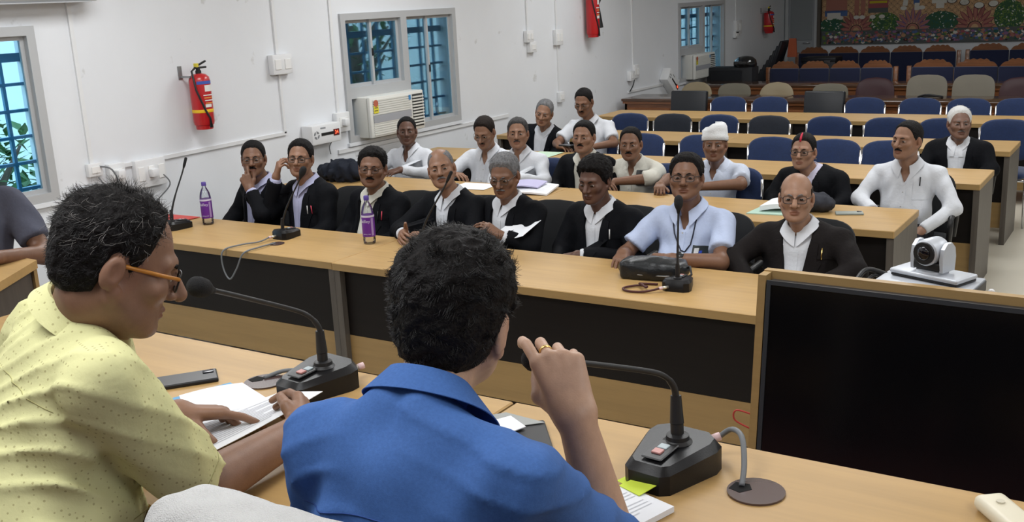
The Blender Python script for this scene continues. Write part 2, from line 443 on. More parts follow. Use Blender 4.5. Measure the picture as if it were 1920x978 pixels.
# window air conditioners
ACB = mat('ac_ivory', (0.66, 0.66, 0.62), 0.45)
def window_ac(label, y0, z0, w, h, sticker):
    t = thing('window_air_conditioner', label, 'air conditioner', (WX, y0, z0), 0, 'window air conditioners')
    obj('body', MB().rbox(-0.30, 0, 0, 0.13, w, h, 0.012), ACB, t, auto=A40)
    f = MB().rbox(0.13, 0.0, 0.0, 0.17, w, h, 0.012)
    obj('front_panel', f, mat('ac_front', (0.70, 0.70, 0.66), 0.5), t, auto=A40)
    a, b = 0.035, w*0.74
    for k in range(16):
        z = 0.02+k*(h-0.04)/16
        obj('intake_slat', MB().box(0.170, a, z, 0.176, b, z+(h-0.04)/16*0.6), ACB, t)
    obj('trim_band', MB().box(0.172, a, h*0.36, 0.178, b, h*0.54), mat('ac_grey_band', (0.33, 0.34, 0.37), 0.5), t)
    obj('louvre_recess', MB().box(0.168, w*0.775, 0.03, 0.173, w-0.02, h-0.03), mat('ac_dark', (0.05, 0.05, 0.045), 0.8), t)
    for k in range(10):
        z = 0.045+k*(h-0.08)/10
        obj('louvre', MB().box(0.172, w*0.77, z, 0.186, w-0.018, z+(h-0.08)/10*0.48), ACB, t)
    if sticker:
        st = MB().box(0.179, 0.04, h*0.60, 0.181, 0.105, h*0.80)
        s = obj('energy_sticker', st, mat('sticker_yellow', (0.70, 0.62, 0.05), 0.5), t)
        q = MB(); q.lathe([(0.032, 0.179), (0.032, 0.182)], 16, 0, Matrix.Translation((0, 0.0725, h*0.84)), axis='x')
        obj('sticker_dial', q, mat('sticker_red', (0.45, 0.12, 0.07), 0.5), s)
        for k in range(2): obj('printed_line', MB().box(0.181, 0.05, h*(0.65+0.07*k), 0.1815, 0.095, h*(0.675+0.07*k)), mat('print_dark', (0.16, 0.13, 0.03), 0.7), s)
        obj('brand_sticker', MB().box(0.176, b-0.03, h-0.075, 0.179, b, h-0.03), mat('sticker_blue', (0.05, 0.22, 0.48), 0.5), t)
window_ac('ivory window air conditioner with round energy sticker and louvred side', 7.10, 0.955, 0.79, 0.365, True)
window_ac('ivory window air conditioner in the far dim window', 14.52, 0.83, 0.80, 0.36, True)

# voltage stabilizers
LED = mat('red_led', (0.6, 0.02, 0.01), 0.4, emit=(1.0, 0.10, 0.04), estr=4.0)
def stabilizer(label, y, z, w, h, ry):
    t = thing('voltage_stabilizer', label, 'stabilizer', (WX, y, z), 0, 'voltage stabilizers'); t.rotation_euler = (ry, 0, 0)
    obj('case', MB().rbox(0.0, -w/2, -h/2, 0.13, w/2, h/2, 0.012), WHITEP, t, auto=A40)
    v = MB()
    for k in range(4):
        a = k*math.pi/2+0.3
        v.prism([(-w*0.36+0.035*math.cos(a+0.12), 0.035*math.sin(a+0.12)), (-w*0.36+0.035*math.cos(a+0.7), 0.035*math.sin(a+0.7)), (-w*0.36+0.035*math.cos(a+1.3), 0.035*math.sin(a+1.3)), (-w*0.36+0.018*math.cos(a+1.2), 0.018*math.sin(a+1.2)), (-w*0.36+0.018*math.cos(a+0.2), 0.018*math.sin(a+0.2))], 0.1295, 0.132, plane='yz')
    obj('vent', v, mat('vent_grey', (0.22, 0.23, 0.24), 0.6), t)
    obj('display_strip', MB().box(0.129, -w*0.2, -0.012, 0.133, w*0.28, 0.012), BLACKP, t)
    d = obj('display', MB().rbox(0.128, w*0.22, -0.028, 0.135, w*0.42, 0.028, 0.003), mat('display_dark_red', (0.10, 0.01, 0.01), 0.3), t)
    tm = text_mesh('24', 0.042); tm.v = [(0.1355+p[2], p[0]+w*0.32, p[1]) for p in tm.v]
    obj('digits', tm, LED, d)
    obj('printed_mark', MB().box(0.1295, -w*0.22, h*0.28, 0.1305, -w*0.04, h*0.36), mat('print_grey', (0.25, 0.26, 0.28), 0.6), t)
stabilizer('white voltage stabilizer with red digits above the man touching his spectacles', 6.56, 1.07, 0.36, 0.165, 0.0)
stabilizer('white voltage stabilizer hanging askew above the wooden desk', 13.85, 0.86, 0.42, 0.20, R(-38))

# fire extinguishers
REDP = mat('extinguisher_red', (0.46, 0.012, 0.016), 0.32, coat=0.4)
def extinguisher(label, loc, h, r, band, horn, rz=0.0):
    t = thing('fire_extinguisher', label, 'extinguisher', loc, rz, 'red fire extinguishers')
    cx = r+0.03
    M = Matrix.Translation((cx, 0, 0))
    hb = h*0.84
    obj('cylinder', MB().lathe([(r*0.55, 0.0), (r*0.92, 0.008), (r, 0.03), (r, hb*0.86), (r*0.93, hb*0.93), (r*0.65, hb*0.985), (r*0.3, hb)], 24, 0, M), REDP, t, auto=R(50))
    obj('foot_ring', MB().lathe([(r*0.8, -0.025), (r*0.85, 0.012)], 24, 0, M), REDP, t, auto=R(50))
    v = MB().lathe([(0.022, hb-0.004), (0.022, hb+0.02), (0.016, hb+0.024), (0.016, hb+0.045)], 12, 0, M)
    v.rbox(cx-0.012, -0.03, hb+0.035, cx+0.012, 0.075, hb+0.05, 0.004)
    obj('valve', v, BLACKP, t, auto=A40)
    obj('lever', MB().rbox(cx-0.010, -0.02, 0.0, cx+0.010, 0.085, 0.012, 0.003, 1, 0, Matrix.Translation((0, 0, hb+0.052)) @ Matrix.Rotation(0.35, 4, 'X')), BLACKP, t)
    obj('safety_tag', MB().rbox(cx-0.014, -0.028, hb+0.045, cx+0.014, 0.0, hb+0.075, 0.004), mat('tag_yellow', (0.62, 0.52, 0.05), 0.5), t)
    hs = [(cx, -0.03, hb+0.04), (cx+0.01, -r*0.9, hb+0.02), (cx+r*0.6, -r*1.02, hb*0.7), (cx+r*0.95, -r*0.45, hb*0.3), (cx+r*1.1, -r*0.15, 0.06), (cx+r*1.08, -r*0.1, -0.01)]
    obj('hose', MB().tube(hs, [0.008]*5+[0.012], 8), BLACKP, t, smooth=True)
    if band: obj('band', MB().lathe([(r*1.005, hb*0.26), (r*1.015, hb*0.265), (r*1.015, hb*0.315), (r*1.005, hb*0.32)], 24, 0, M), mat('band_yellow', (0.80, 0.50, 0.02), 0.45), t, auto=A40)
    lab = MB()
    def patch(a0, a1, z0, z1, mi):
        n = 8; G = [[(cx+r*1.012*math.cos(a0+(a1-a0)*k/n), r*1.012*math.sin(a0+(a1-a0)*k/n), z) for k in range(n+1)] for z in (z0, z1)]
        lab.grid(G, mi)
    patch(-1.0, 0.9, hb*0.80, hb*0.86, 0)
    patch(-0.3, 0.8, hb*0.66, hb*0.78, 1)
    for k in range(4): patch(-0.5+0.05*k, 0.7, hb*(0.58-0.05*k), hb*(0.60-0.05*k), 2 if k % 2 else 1)
    patch(-0.4, 0.3, hb*0.36, hb*0.42, 1)
    obj('printed_label', lab, [mat('label_blue', (0.05, 0.10, 0.42), 0.5), mat('label_white', (0.75, 0.75, 0.72), 0.5), mat('label_orange', (0.75, 0.30, 0.06), 0.5)], t)
    obj('wall_bracket', MB().box(0, -0.10-0.0, hb*0.9, 0.006, -0.065, hb+0.06).box(0, -0.085, hb*0.93, cx, -0.075, hb*0.97), mat('bracket_steel', (0.35, 0.36, 0.37), 0.4, 0.8), t)
    if horn:
        obj('discharge_horn', MB().lathe([(0.022, 0.0), (0.05, -0.26)], 14, 0, Matrix.Translation((cx+0.02, r+0.015, hb*0.62)) @ Matrix.Rotation(0.12, 4, 'X')), BLACKP, t, auto=A40)
        obj('horn_hose', MB().tube([(cx, 0.0, hb+0.05), (cx+0.05, -r*1.5, hb+0.03), (cx+0.07, -r*1.6, hb*0.86), (cx+r, -r*0.4, hb*0.8), (cx+r*0.8, r*0.9, hb*0.75), (cx+0.02, r+0.015, hb*0.62)], 0.012, 8), BLACKP, t, smooth=True)
extinguisher('red fire extinguisher with yellow band hanging alone on the white wall', (WX, 5.265, 1.30), 0.46, 0.078, True, False, 0.0)
extinguisher('tall red fire extinguisher with black discharge horn hanging at the picture top', (WX, 11.47, 1.64), 0.66, 0.082, False, True, 0.0)
extinguisher('dim red fire extinguisher in the far corner above the stacked chairs', (WX, 17.95, 1.36), 0.42, 0.09, True, False, 0.0)

# ------------------------------------------------------------------ desks
def desk(name, label, x0, x1, y0, y1, z=0.76, base=0.0, group='light wood desks in rows', left_end=True):
    t = thing(name, label, 'desk', ((x0+x1)/2, (y0+y1)/2, base), 0, group)
    w, d = (x1-x0)/2, (y1-y0)/2
    h = z-base
    top = MB().rbox(-w, -d, h-0.042, w, d, h, 0.003, 1)
    o = obj('top', top, BEECH, t)
    for sx in (-1, 1):
        obj('edge_strip', MB().box(sx*w-0.0006 if sx > 0 else -w-0.0010, -d+0.003, h-0.040, w+0.0010 if sx > 0 else -w+0.0006, d-0.003, h-0.003), BEECHE, o)
        obj('end_panel', MB().box(sx*(w-0.002)-(0.04 if sx > 0 else 0), -d+0.012, 0, sx*(w-0.002)+(0 if sx > 0 else 0.04), d-0.012, h-0.043), ENDP, t)
    obj('edge_strip', MB().box(-w+0.003, -d-0.0010, h-0.040, w-0.003, -d+0.0006, h-0.003), BEECHE, o)
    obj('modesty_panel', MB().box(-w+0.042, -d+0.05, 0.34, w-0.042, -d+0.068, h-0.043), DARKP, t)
    obj('kick_panel', MB().box(-w+0.042, -d+0.05, 0.13, w-0.042, -d+0.068, 0.338), BEECHE, t)
    return t
desk('conference_desk', 'light wood desk with two water bottles, front row by the wall', -5.98, -3.805, 4.020, 4.645)
desk('conference_desk', 'light wood desk with black leather bag on it, front row', -3.80, -1.28, 4.012, 4.645)
desk('conference_desk', 'light wood desk under the dark jacket, second row by the wall', -6.0, -3.66, 5.765, 6.40)
desk('conference_desk', 'light wood desk carrying a grey phone, second row', -3.655, -1.245, 5.765, 6.40)
desk('conference_desk', 'light wood desk, third row by the wall', -6.0, -3.46, 7.345, 7.955)
desk('conference_desk', 'light wood desk of the white haired man, third row', -3.455, -1.05, 7.345, 7.955)
desk('conference_desk', 'empty light wood desk, fourth row by the wall', -5.9, -3.46, 8.845, 9.455)
desk('conference_desk', 'empty light wood desk with open end, fourth row', -3.455, -1.063, 8.845, 9.455)
desk('conference_desk', 'empty light wood desk, rearmost row before the wooden benches by the wall', -5.65, -3.40, 10.557, 11.21)
desk('conference_desk', 'empty light wood desk, rearmost row, end far from the wall', -3.395, -1.0, 10.557, 11.21)
# head table on the dais
HZ = 1.21
HY0, HY1 = 1.09, 1.822
for nm, a, b in (('head table under the open papers and pointing hand', -3.05, -1.207), ('head table carrying the mobile phone and sticky notes', -1.199, 0.75)):
    desk('head_table', 'light wood '+nm, a, b, HY0, HY1, HZ, DAIS, 'head table on the dais')

# trapezoid desk at the picture's left edge
t = thing('corner_desk', 'small light wood desk of the man in the grey shirt on the dais', 'desk', (-3.667, 2.243, DAIS))
HB_ = HZ-DAIS
P = [(0, 0), (-0.62, 0.03), (-0.62, -0.75), (0.38, -0.54)]
obj('top', MB().prism(P, HB_-0.032, HB_), BEECH, t)
obj('side_panel', MB().prism([(-0.01, -0.025), (-0.03, -0.035), (0.31, -0.52), (0.33, -0.51)], 0, HB_-0.033), ENDP, t)
obj('edge_post', MB().prism([(0.0, -0.005), (-0.022, -0.006), (-0.018, -0.024), (0.004, -0.022)], 0, HB_-0.033), BEECHE, t)
obj('back_panel', MB().prism([(-0.60, 0.0), (-0.60, -0.02), (-0.04, -0.03), (-0.03, -0.015)], 0.1, HB_-0.033), DARKP, t)

# ------------------------------------------------------------------ chairs
def pad(w, h, t, top=0.10, bow=0.03, n=14, m=8, taper=0.0):
    """upright cushion: rounded outline in xz, bowed in y"""
    mb = MB(); G = []
    def outline(u):
        a = 2*math.pi*u; c, s = math.cos(a), math.sin(a); e = 0.45
        x = w/2*math.copysign(abs(c)**e, c); z = h/2*math.copysign(abs(s)**e, s)
        if z > 0: z += top*(1-(2*x/w)**2)*0.5*(z/(h/2))
        x *= 1-taper*(0.5-z/h)
        return x, z
    nn = 36
    for k, (sc, yy) in enumerate(((0.0, 1.0), (0.6, 1.0), (0.92, 0.8), (1.0, 0.35), (1.0, -0.35), (0.92, -0.8), (0.6, -1.0), (0.0, -1.0))):
        row = []
        for j in range(nn):
            x, z = outline(j/nn); x *= sc; z *= sc
            row.append((x, yy*t/2+bow*(2*x/w)**2*-1+bow*0.5, z))
        G.append(row)
    mb.grid(G, 0, True)
    return mb
def make_chair(name, label, fab, group, arms=False):
    """visitor chair facing -y; back at +y"""
    t = thing(name, label, 'chair', (0, 0, 0), 0, group)
    b = pad(0.44, 0.34, 0.05, 0.05, 0.035)
    M = Matrix.Translation((0, 0.225, 0.685)) @ Matrix.Rotation(R(-9), 4, 'X')
    b.v = [tuple(M @ Vector(p)) for p in b.v]
    obj('backrest', b, fab, t, smooth=True)
    s = pad(0.43, 0.44, 0.07, 0.0, 0.0)
    M = Matrix.Translation((0, -0.02, 0.445)) @ Matrix.Rotation(R(90), 4, 'X')
    s.v = [tuple(M @ Vector(p)) for p in s.v]
    obj('seat', s, fab, t, smooth=True)
    for sx in (-1, 1):
        obj('leg', MB().tube([(sx*0.20, -0.16, 0.41), (sx*0.205, -0.20, 0.38), (sx*0.212, -0.22, 0.0)], 0.010, 8), CHROME, t, smooth=True)
        obj('leg', MB().tube([(sx*0.215, 0.215, 0.80), (sx*0.21, 0.20, 0.60), (sx*0.208, 0.17, 0.42), (sx*0.212, 0.23, 0.0)], 0.011, 8), CHROME, t, smooth=True)
    obj('crossbar', MB().tube([(-0.22, 0.19, 0.43), (0.22, 0.19, 0.43)], 0.009, 8).tube([(-0.22, -0.17, 0.40), (0.22, -0.17, 0.40)], 0.009, 8), CHROME, t, smooth=True)
    return t
def make_office(name, label, backm, group, bw=0.48, bh=0.56, btop=0.06, bz=0.82, square=False, armm=BLACKP, bow=0.04, taper=0.0):
    t = thing(name, label, 'chair', (0, 0, 0), 0, group)
    if square: b = MB().rbox(-bw/2, -0.04, -bh/2, bw/2, 0.04, bh/2, 0.02, 3)
    else: b = pad(bw, bh, 0.06, btop, bow, taper=taper)
    M = Matrix.Translation((0, 0.24, bz)) @ Matrix.Rotation(R(-8), 4, 'X')
    b.v = [tuple(M @ Vector(p)) for p in b.v]
    obj('backrest', b, backm, t, smooth=True, auto=A40)
    s = pad(0.45, 0.46, 0.08, 0.0, 0.0); M = Matrix.Translation((0, -0.02, 0.45)) @ Matrix.Rotation(R(90), 4, 'X')
    s.v = [tuple(M @ Vector(p)) for p in s.v]
    obj('seat', s, backm, t, smooth=True)
    for sx in (-1, 1):
        obj('armrest', MB().tube([(sx*0.22, 0.18, 0.46), (sx*0.235, 0.17, 0.60), (sx*0.235, 0.05, 0.655), (sx*0.235, -0.16, 0.65), (sx*0.235, -0.18, 0.60), (sx*0.22, -0.10, 0.46)], 0.018, 8), armm, t, smooth=True)
    obj('back_bar', MB().tube([(0, 0.10, 0.41), (0, 0.25, 0.45), (0, 0.27, 0.62)], 0.02, 8), BLACKP, t, smooth=True)
    obj('column', MB().lathe([(0.03, 0.10), (0.03, 0.25), (0.02, 0.26), (0.02, 0.42)], 12), BLACKP, t, auto=A40)
    for k in range(5):
        a = k*2*math.pi/5+0.3; c, s_ = math.cos(a), math.sin(a)
        l = obj('base_spoke', MB().tube([(0, 0, 0.11), (0.22*c, 0.22*s_, 0.075)], [0.026, 0.016], 8), BLACKP, t, smooth=True)
        obj('caster', MB().lathe([(0.026, -0.02), (0.026, 0.02)], 12, 0, Matrix.Translation((0.22*c, 0.22*s_, 0.028)) @ Matrix.Rotation(a, 4, 'Z'), axis='y'), BLACKP, l, auto=A40)
    return t
ROWW = {2: 'second', 3: 'third', 4: 'fourth', 5: 'rearmost'}
first = {}
def put_chair(kind, x, y, rz, label, group):
    if kind in first: return dup(first[kind], (x, y, 0), rz, label, group)
    if kind == 'blue': o = make_chair('blue_chair', label, BLUEF, group)
    elif kind == 'dark': o = make_chair('charcoal_chair', label, CHARF, group)
    elif kind == 'office': o = make_office('office_chair', label, mat('black_mesh_fabric', (0.012, 0.013, 0.015), 0.85), group, 0.44, 0.40, 0.04, 0.66)
    elif kind == 'square': o = make_office('leather_chair', label, mat('black_leather', (0.016, 0.018, 0.022), 0.35, bump=0.1, bscale=150), group, 0.46, 0.50, 0, 0.69, True)
    elif kind == 'beige': o = make_office('beige_chair', label, mat('beige_leather', (0.33, 0.27, 0.17), 0.5, bump=0.08, bscale=80), group, 0.46, 0.42, 0.14, 0.62)
    elif kind == 'grey': o = make_office('taupe_chair', label, mat('taupe_fabric', (0.19, 0.175, 0.135), 0.8, bump=0.1, bscale=150), group, 0.47, 0.44, 0.04, 0.64, taper=0.06)
    elif kind == 'bigbeige': o = make_office('tall_taupe_chair', label, mat('pale_taupe', (0.21, 0.19, 0.15), 0.6, bump=0.1, bscale=80), group, 0.48, 0.54, 0.04, 0.70, taper=0.05)
    elif kind == 'maroon': o = make_office('maroon_chair', label, mat('maroon_leather', (0.035, 0.004, 0.008), 0.45), group, 0.47, 0.50, 0.10, 0.66, armm=mat('black_gloss', (0.01, 0.008, 0.008), 0.12, coat=0.6))
    first[kind] = o; o.location = (x, y, 0); o.rotation_euler = (0, 0, rz)
    return o
CH = {2: (6.72, [('blue', -5.35), ('blue', -4.62), ('blue', -4.12), ('blue', -3.62), ('blue', -3.12), ('blue', -2.62), ('blue', -2.05)]),
      3: (8.22, [('blue', -5.02), ('blue', -4.50), ('blue', -4.05), ('blue', -3.50), ('blue', -2.85), ('blue', -2.33), ('blue', -1.87)]),
      4: (9.72, [('blue', -4.90), ('dark', -4.42), ('blue', -3.92), ('dark', -3.385), ('blue', -2.795), ('blue', -2.24), ('blue', -1.77), ('blue', -1.23)]),
      5: (11.50, [('square', -4.99), ('blue', -4.47), ('blue', -3.99), ('square', -3.38), ('blue', -2.89), ('blue', -2.32), ('blue', -1.825), ('blue', -1.355)])}
CHL = {'blue': 'blue padded chair', 'dark': 'charcoal padded chair', 'square': 'black leather chair with square back'}
for r, (y, L) in CH.items():
    for i, (k, x) in enumerate(L):
        j = random.uniform(-1, 1)
        put_chair(k, x, y+0.02*j, R(5)*random.uniform(-1, 1), f'{CHL[k]} behind the {ROWW[r]} desk row, {ORD[i]} from the windows', f'chairs behind the {ROWW[r]} desk row')
for i, x in enumerate((-5.36, -4.84, -4.27, -3.72, -3.20, -2.67, -2.13, -1.58)):
    put_chair('office', x, 5.18, 0, f'black office chair under the {ORD[i]} person from the windows in the front row', 'office chairs in the front row')
put_chair('office', -1.36, 6.86, R(4), 'black office chair under the man in white shirt at the second desk end', 'office chairs at the desk ends')
put_chair('office', -1.36, 8.42, R(4), 'black office chair under the white haired man', 'office chairs at the desk ends')
BY = 12.98
for i, (k, x, dy) in enumerate((('beige', -5.60, 0.2), ('grey', -5.05, 0.2), ('beige', -4.45, 0.15), ('grey', -3.75, 0.15), ('maroon', -3.18, 0.1), ('bigbeige', -2.57, 0.1), ('bigbeige', -2.045, 0.1), ('maroon', -1.53, 0.1))):
    nm = {'beige': 'beige leather chair with round top', 'grey': 'taupe padded chair with flat top', 'bigbeige': 'tall pale taupe chair with flat top', 'maroon': 'maroon leather chair with glossy black arms'}[k]
    put_chair(k, x, BY+dy, 0, f'{nm} between the two wooden desks, {ORD[i]} from the windows', 'chairs between the wooden desks')

# ------------------------------------------------------------------ wooden desks and benches at the rear
def wood_desk(label, x0, x1, y0, y1):
    t = thing('wooden_desk', label, 'desk', ((x0+x1)/2, (y0+y1)/2, 0), 0, 'varnished wooden desks at the rear')
    w, d = (x1-x0)/2, (y1-y0)/2
    obj('top', MB().rbox(-w-0.03, -d-0.03, 0.75, w+0.03, d+0.03, 0.785, 0.006), TEAKD, t, auto=A40)
    obj('moulding', MB().box(-w-0.015, -d-0.015, 0.72, w+0.015, d+0.015, 0.749), TEAK, t)
    obj('carcass', MB().box(-w, -d+0.02, 0.0, w, -d+0.04, 0.72).box(-w, -d+0.02, 0, -w+0.03, d, 0.72).box(w-0.03, -d+0.02, 0, w, d, 0.72), TEAK, t)
    n = int((x1-x0)/0.62)
    for k in range(n):
        a = -w+(k+0.06)*2*w/n; b = -w+(k+0.94)*2*w/n
        p = obj('panel', MB().rbox(a, -d, 0.12, b, -d+0.021, 0.66, 0.006, 1), TEAK, t)
        obj('panel_field', MB().rbox(a+0.06, -d-0.012, 0.18, b-0.06, -d+0.002, 0.60, 0.008, 1), mat('teak_field', (0.14, 0.05, 0.02), 0.3, var=0.25, vscale=5, stretch=(9, 9, 0.7)), p)
    return t
wood_desk('varnished wooden desk before the beige chairs, end by the window wall', -6.12, -4.07, 12.24, 12.82)
wood_desk('varnished wooden desk before the maroon chairs', -4.0, -0.9, 12.24, 12.82)
wood_desk('varnished wooden desk behind the beige chairs, end by the window wall', -6.0, -3.55, 14.20, 14.75)
wood_desk('varnished wooden desk behind the maroon chairs', -3.50, -0.7, 14.20, 14.75)
NAVY = mat('navy_velvet', (0.006, 0.010, 0.040), 0.9, sheen=0.3)
def bench(label, x0, x1, y, n, zt):
    t = thing('bench', label, 'bench', ((x0+x1)/2, y, 0), 0, 'scalloped benches at the rear')
    w = (x1-x0)/2; sw = 2*w/n
    for k in range(n):
        a = -w+k*sw; cx = a+sw/2
        pts = [(a+0.02, zt-0.07)]
        m = 60
        for i in range(m+1):
            u = i/m; x = a+0.02+(sw-0.04)*u; e = min(u, 1-u)*2
            base = min(1.0, e/0.55)
            z = zt-0.06+0.085*base**0.8+0.016*abs(math.sin(u*math.pi*6))
            pts.append((x, z))
        pts.append((a+sw-0.02, zt-0.07))
        pts = [p for i, p in enumerate(pts) if i == 0 or p[0] > pts[i-1][0]-1e-9]
        obj('scalloped_crest', MB().prism(pts, -0.03, 0.0, plane='xz'), TEAK, t)
        obj('back_cushion', MB().rbox(a+0.005, -0.075, 0.44, a+sw-0.005, -0.02, zt-0.065, 0.015), NAVY, t, auto=A40)
        obj('seat_cushion', MB().rbox(a+0.005, -0.52, 0.36, a+sw-0.005, -0.06, 0.45, 0.02), NAVY, t, auto=A40)
    for sx in (-1, 1):
        obj('end_post', MB().rbox(sx*(w+0.035)-0.03, -0.05, 0, sx*(w+0.035)+0.03, 0.02, zt-0.05, 0.006), TEAK, t, auto=A40)
        obj('arm', MB().tube([(sx*(w+0.035), -0.03, 0.72), (sx*(w+0.035), -0.30, 0.66), (sx*(w+0.035), -0.48, 0.62), (sx*(w+0.035), -0.50, 0.02)], 0.028, 8), TEAK, t, smooth=True)
    obj('base_rail', MB().box(-w, -0.50, 0.26, w, 0.0, 0.36), TEAK, t)
    return t
bench('scalloped wooden bench with navy back before the far window wall, front of two', -5.25, -3.45, 15.5, 4, 0.98)
bench('scalloped wooden bench with navy back, front of two, away from the windows', -3.20, -0.95, 15.5, 4, 0.985)
bench('scalloped wooden bench with navy back under the mural, beside the grey door', -5.70, -3.10, 18.35, 5, 1.02)
bench('scalloped wooden bench with navy back under the mural, away from the door', -2.90, -0.55, 18.35, 4, 1.03)

# rear door
d = thing('door_1', None, None, (-5.93, YB, 0)); d['kind'] = 'structure'
GD = mat('grey_door_paint', (0.34, 0.36, 0.38), 0.5)
obj('door_frame', MB().box(-0.30, -0.06, 0, -0.24, 0, 2.2).box(0.24, -0.06, 0, 0.30, 0, 2.2).box(-0.30, -0.06, 2.14, 0.30, 0, 2.2), mat('door_frame_paint', (0.5, 0.52, 0.53), 0.5), d)
obj('door_leaf', MB().box(-0.24, -0.035, 0.02, 0.24, -0.005, 2.14), GD, d)
obj('upper_panel', MB().rbox(-0.20, -0.048, 1.14, 0.20, -0.034, 2.08, 0.006), mat('door_glazing_grey', (0.25, 0.27, 0.28), 0.3), d)
obj('lower_panel', MB().rbox(-0.20, -0.045, 0.15, 0.20, -0.034, 1.02, 0.006), GD, d)
obj('handle', MB().tube([(0.05, -0.07, 1.09), (0.17, -0.07, 1.09)], 0.010, 8), CHROME, d, smooth=True)
struct('trim_1', MB().box(-5.63, YB-0.09, 0, -5.57, YB, CEIL), mat('dark_mural_edge', (0.10, 0.085, 0.07), 0.7))

# mural: printed folk pattern on a board
def mural():
    x0, x1, z0, z1 = -5.56, -0.6, 1.05, 2.75
    y = YB-0.04
    t = thing('mural', 'painted folk mural of lotuses, bushes and standing feet on the rear wall', 'mural', (x0, y, z0))
    cols = [(0.45, 0.27, 0.14), (0.58, 0.37, 0.20), (0.035, 0.10, 0.045), (0.13, 0.22, 0.04), (0.30, 0.08, 0.09), (0.25, 0.13, 0.26), (0.07, 0.13, 0.30), (0.62, 0.60, 0.55), (0.035, 0.025, 0.025), (0.45, 0.13, 0.03), (0.50, 0.42, 0.02), (0.09, 0.10, 0.10), (0.38, 0.16, 0.12), (0.02, 0.10, 0.08)]
    ms = [mat('mural_paint_%d' % i, c, 0.75) for i, c in enumerate(cols)]
    w, h = x1-x0, z1-z0
    obj('board', MB().box(0, 0, 0, w, 0.03, h), ms[0], t)
    g = random.Random(4)
    def layer(name): return MB(), name
    lay = [0.0]
    def poly(mb, pts, mi):
        lay[0] += 0.000003
        yy = -0.001-lay[0]
        mb.add([(a, yy, b) for a, b in pts], [tuple(range(len(pts)))], mi)
    def circ(mb, cx, cz, r, mi, n=10, sx=1.0): poly(mb, [(cx+r*sx*math.cos(2*math.pi*k/n), cz+r*math.sin(2*math.pi*k/n)) for k in range(n)], mi)
    sk = MB()   # scale pattern sky
    for row in range(14):
        for col in range(48):
            cx = col*0.105+(row % 2)*0.052; cz = 0.98-row*0.05
            if cx > w-0.04 or cx < 0.05: continue
            for r, mi in ((0.05, 8), (0.046, 1), (0.034, 0), (0.024, 1)): circ(sk, cx, cz, r, mi, 12)
    o = obj('scale_ground', sk, ms, t); o['kind'] = 'stuff'
    def bush(cx, cz, rx, rz, mi):
        b = MB()
        circ(b, cx, cz, rz, 2, 14, rx/rz)
        for k in range(190):
            a = g.uniform(0, 6.28); q = math.sqrt(g.random())
            px, pz = cx+rx*q*math.cos(a), cz+rz*q*math.sin(a)
            s = g.uniform(0.014, 0.026); an = g.uniform(0, 3.14)
            poly(b, [(px+s*math.cos(an), pz+s*math.sin(an)), (px-s*0.4*math.sin(an), pz+s*0.4*math.cos(an)), (px-s*math.cos(an), pz-s*math.sin(an)), (px+s*0.4*math.sin(an), pz-s*0.4*math.cos(an))], mi if g.random() < 0.8 else 7)
        o = obj('bush_print', b, ms, t)
    for cx, cz, rx, rz, mi in ((0.20, 0.33, 0.24, 0.15, 13), (1.10, 0.36, 0.27, 0.18, 3), (2.05, 0.36, 0.28, 0.17, 13), (3.10, 0.42, 0.24, 0.26, 3), (4.35, 0.40, 0.42, 0.22, 13)): bush(cx, cz, rx, rz, mi)
    def lotus(cx, cz, r, m1, m2):
        b = MB()
        for k in range(9):
            a = math.pi*(0.04+0.92*k/8); ll = r*(0.85+0.25*math.sin(a)); wd = 0.22*r
            for s, mi in ((1.0, 8), (0.88, m1), (0.5, m2)):
                c_, s_ = math.cos(a), math.sin(a); q = wd*s
                b_ = [(0.25*r, 0), (0.55*ll, q*0.5), (0.8*ll, q*0.42), (ll*(0.9+0.1*s), 0), (0.8*ll, -q*0.42), (0.55*ll, -q*0.5)]
                poly(b, [(cx+u*c_-v*s_, cz+u*s_+v*c_) for u, v in b_], mi)
        for rr, mi in ((0.32, 8), (0.28, m2), (0.16, 1)):
            poly(b, [(cx+rr*r*math.cos(math.pi*k/8), cz+rr*r*math.sin(math.pi*k/8)) for k in range(9)], mi)
        obj('lotus_print', b, ms, t)
    for cx, r, a, b in ((0.62, 0.33, 4, 12), (1.58, 0.34, 5, 12), (2.58, 0.36, 4, 12), (3.62, 0.36, 5, 6)): lotus(cx, 0.24, r, a, b)
    bd = MB()
    poly(bd, [(0, 0), (w, 0), (w, 0.24), (0, 0.24)], 11)
    for k in range(900):
        px, pz = g.uniform(0.04, w-0.06), g.uniform(0.03, 0.21); s = g.uniform(0.016, 0.044); an = g.uniform(0, 6.28)
        n = g.choice((3, 4, 5, 6)); mi = g.choice((4, 6, 6, 7, 8, 12, 12, 13, 3, 5, 11, 0))
        poly(bd, [(px+s*math.cos(an+2*math.pi*i/n)*g.uniform(0.6, 1.3), max(0.004, pz+s*0.7*math.sin(an+2*math.pi*i/n))) for i in range(n)], mi)
    o = obj('border_print', bd, ms, t); o['kind'] = 'stuff'
    fg = MB()
    def q(x0_, z0_, x1_, z1_, mi, sk_=0.0): poly(fg, [(x0_, z0_), (x1_, z0_), (x1_+sk_, z1_), (x0_+sk_, z1_)], mi)
    # robed figures, feet and hooves
    q(0.08, 0.58, 0.45, 1.0, 12); q(0.06, 0.50, 0.46, 0.60, 6); q(0.10, 0.46, 0.34, 0.56, 7); circ(fg, 0.22, 0.98, 0.16, 11, 14)
    q(0.58, 0.54, 0.66, 0.85, 12); q(0.69, 0.54, 0.77, 0.85, 12); q(0.56, 0.80, 0.80, 0.92, 11); q(0.60, 0.92, 0.76, 1.1, 10)
    q(0.82, 0.54, 1.16, 1.1, 4); q(0.82, 0.54, 1.16, 0.62, 11); q(0.84, 0.70, 1.14, 0.74, 10)
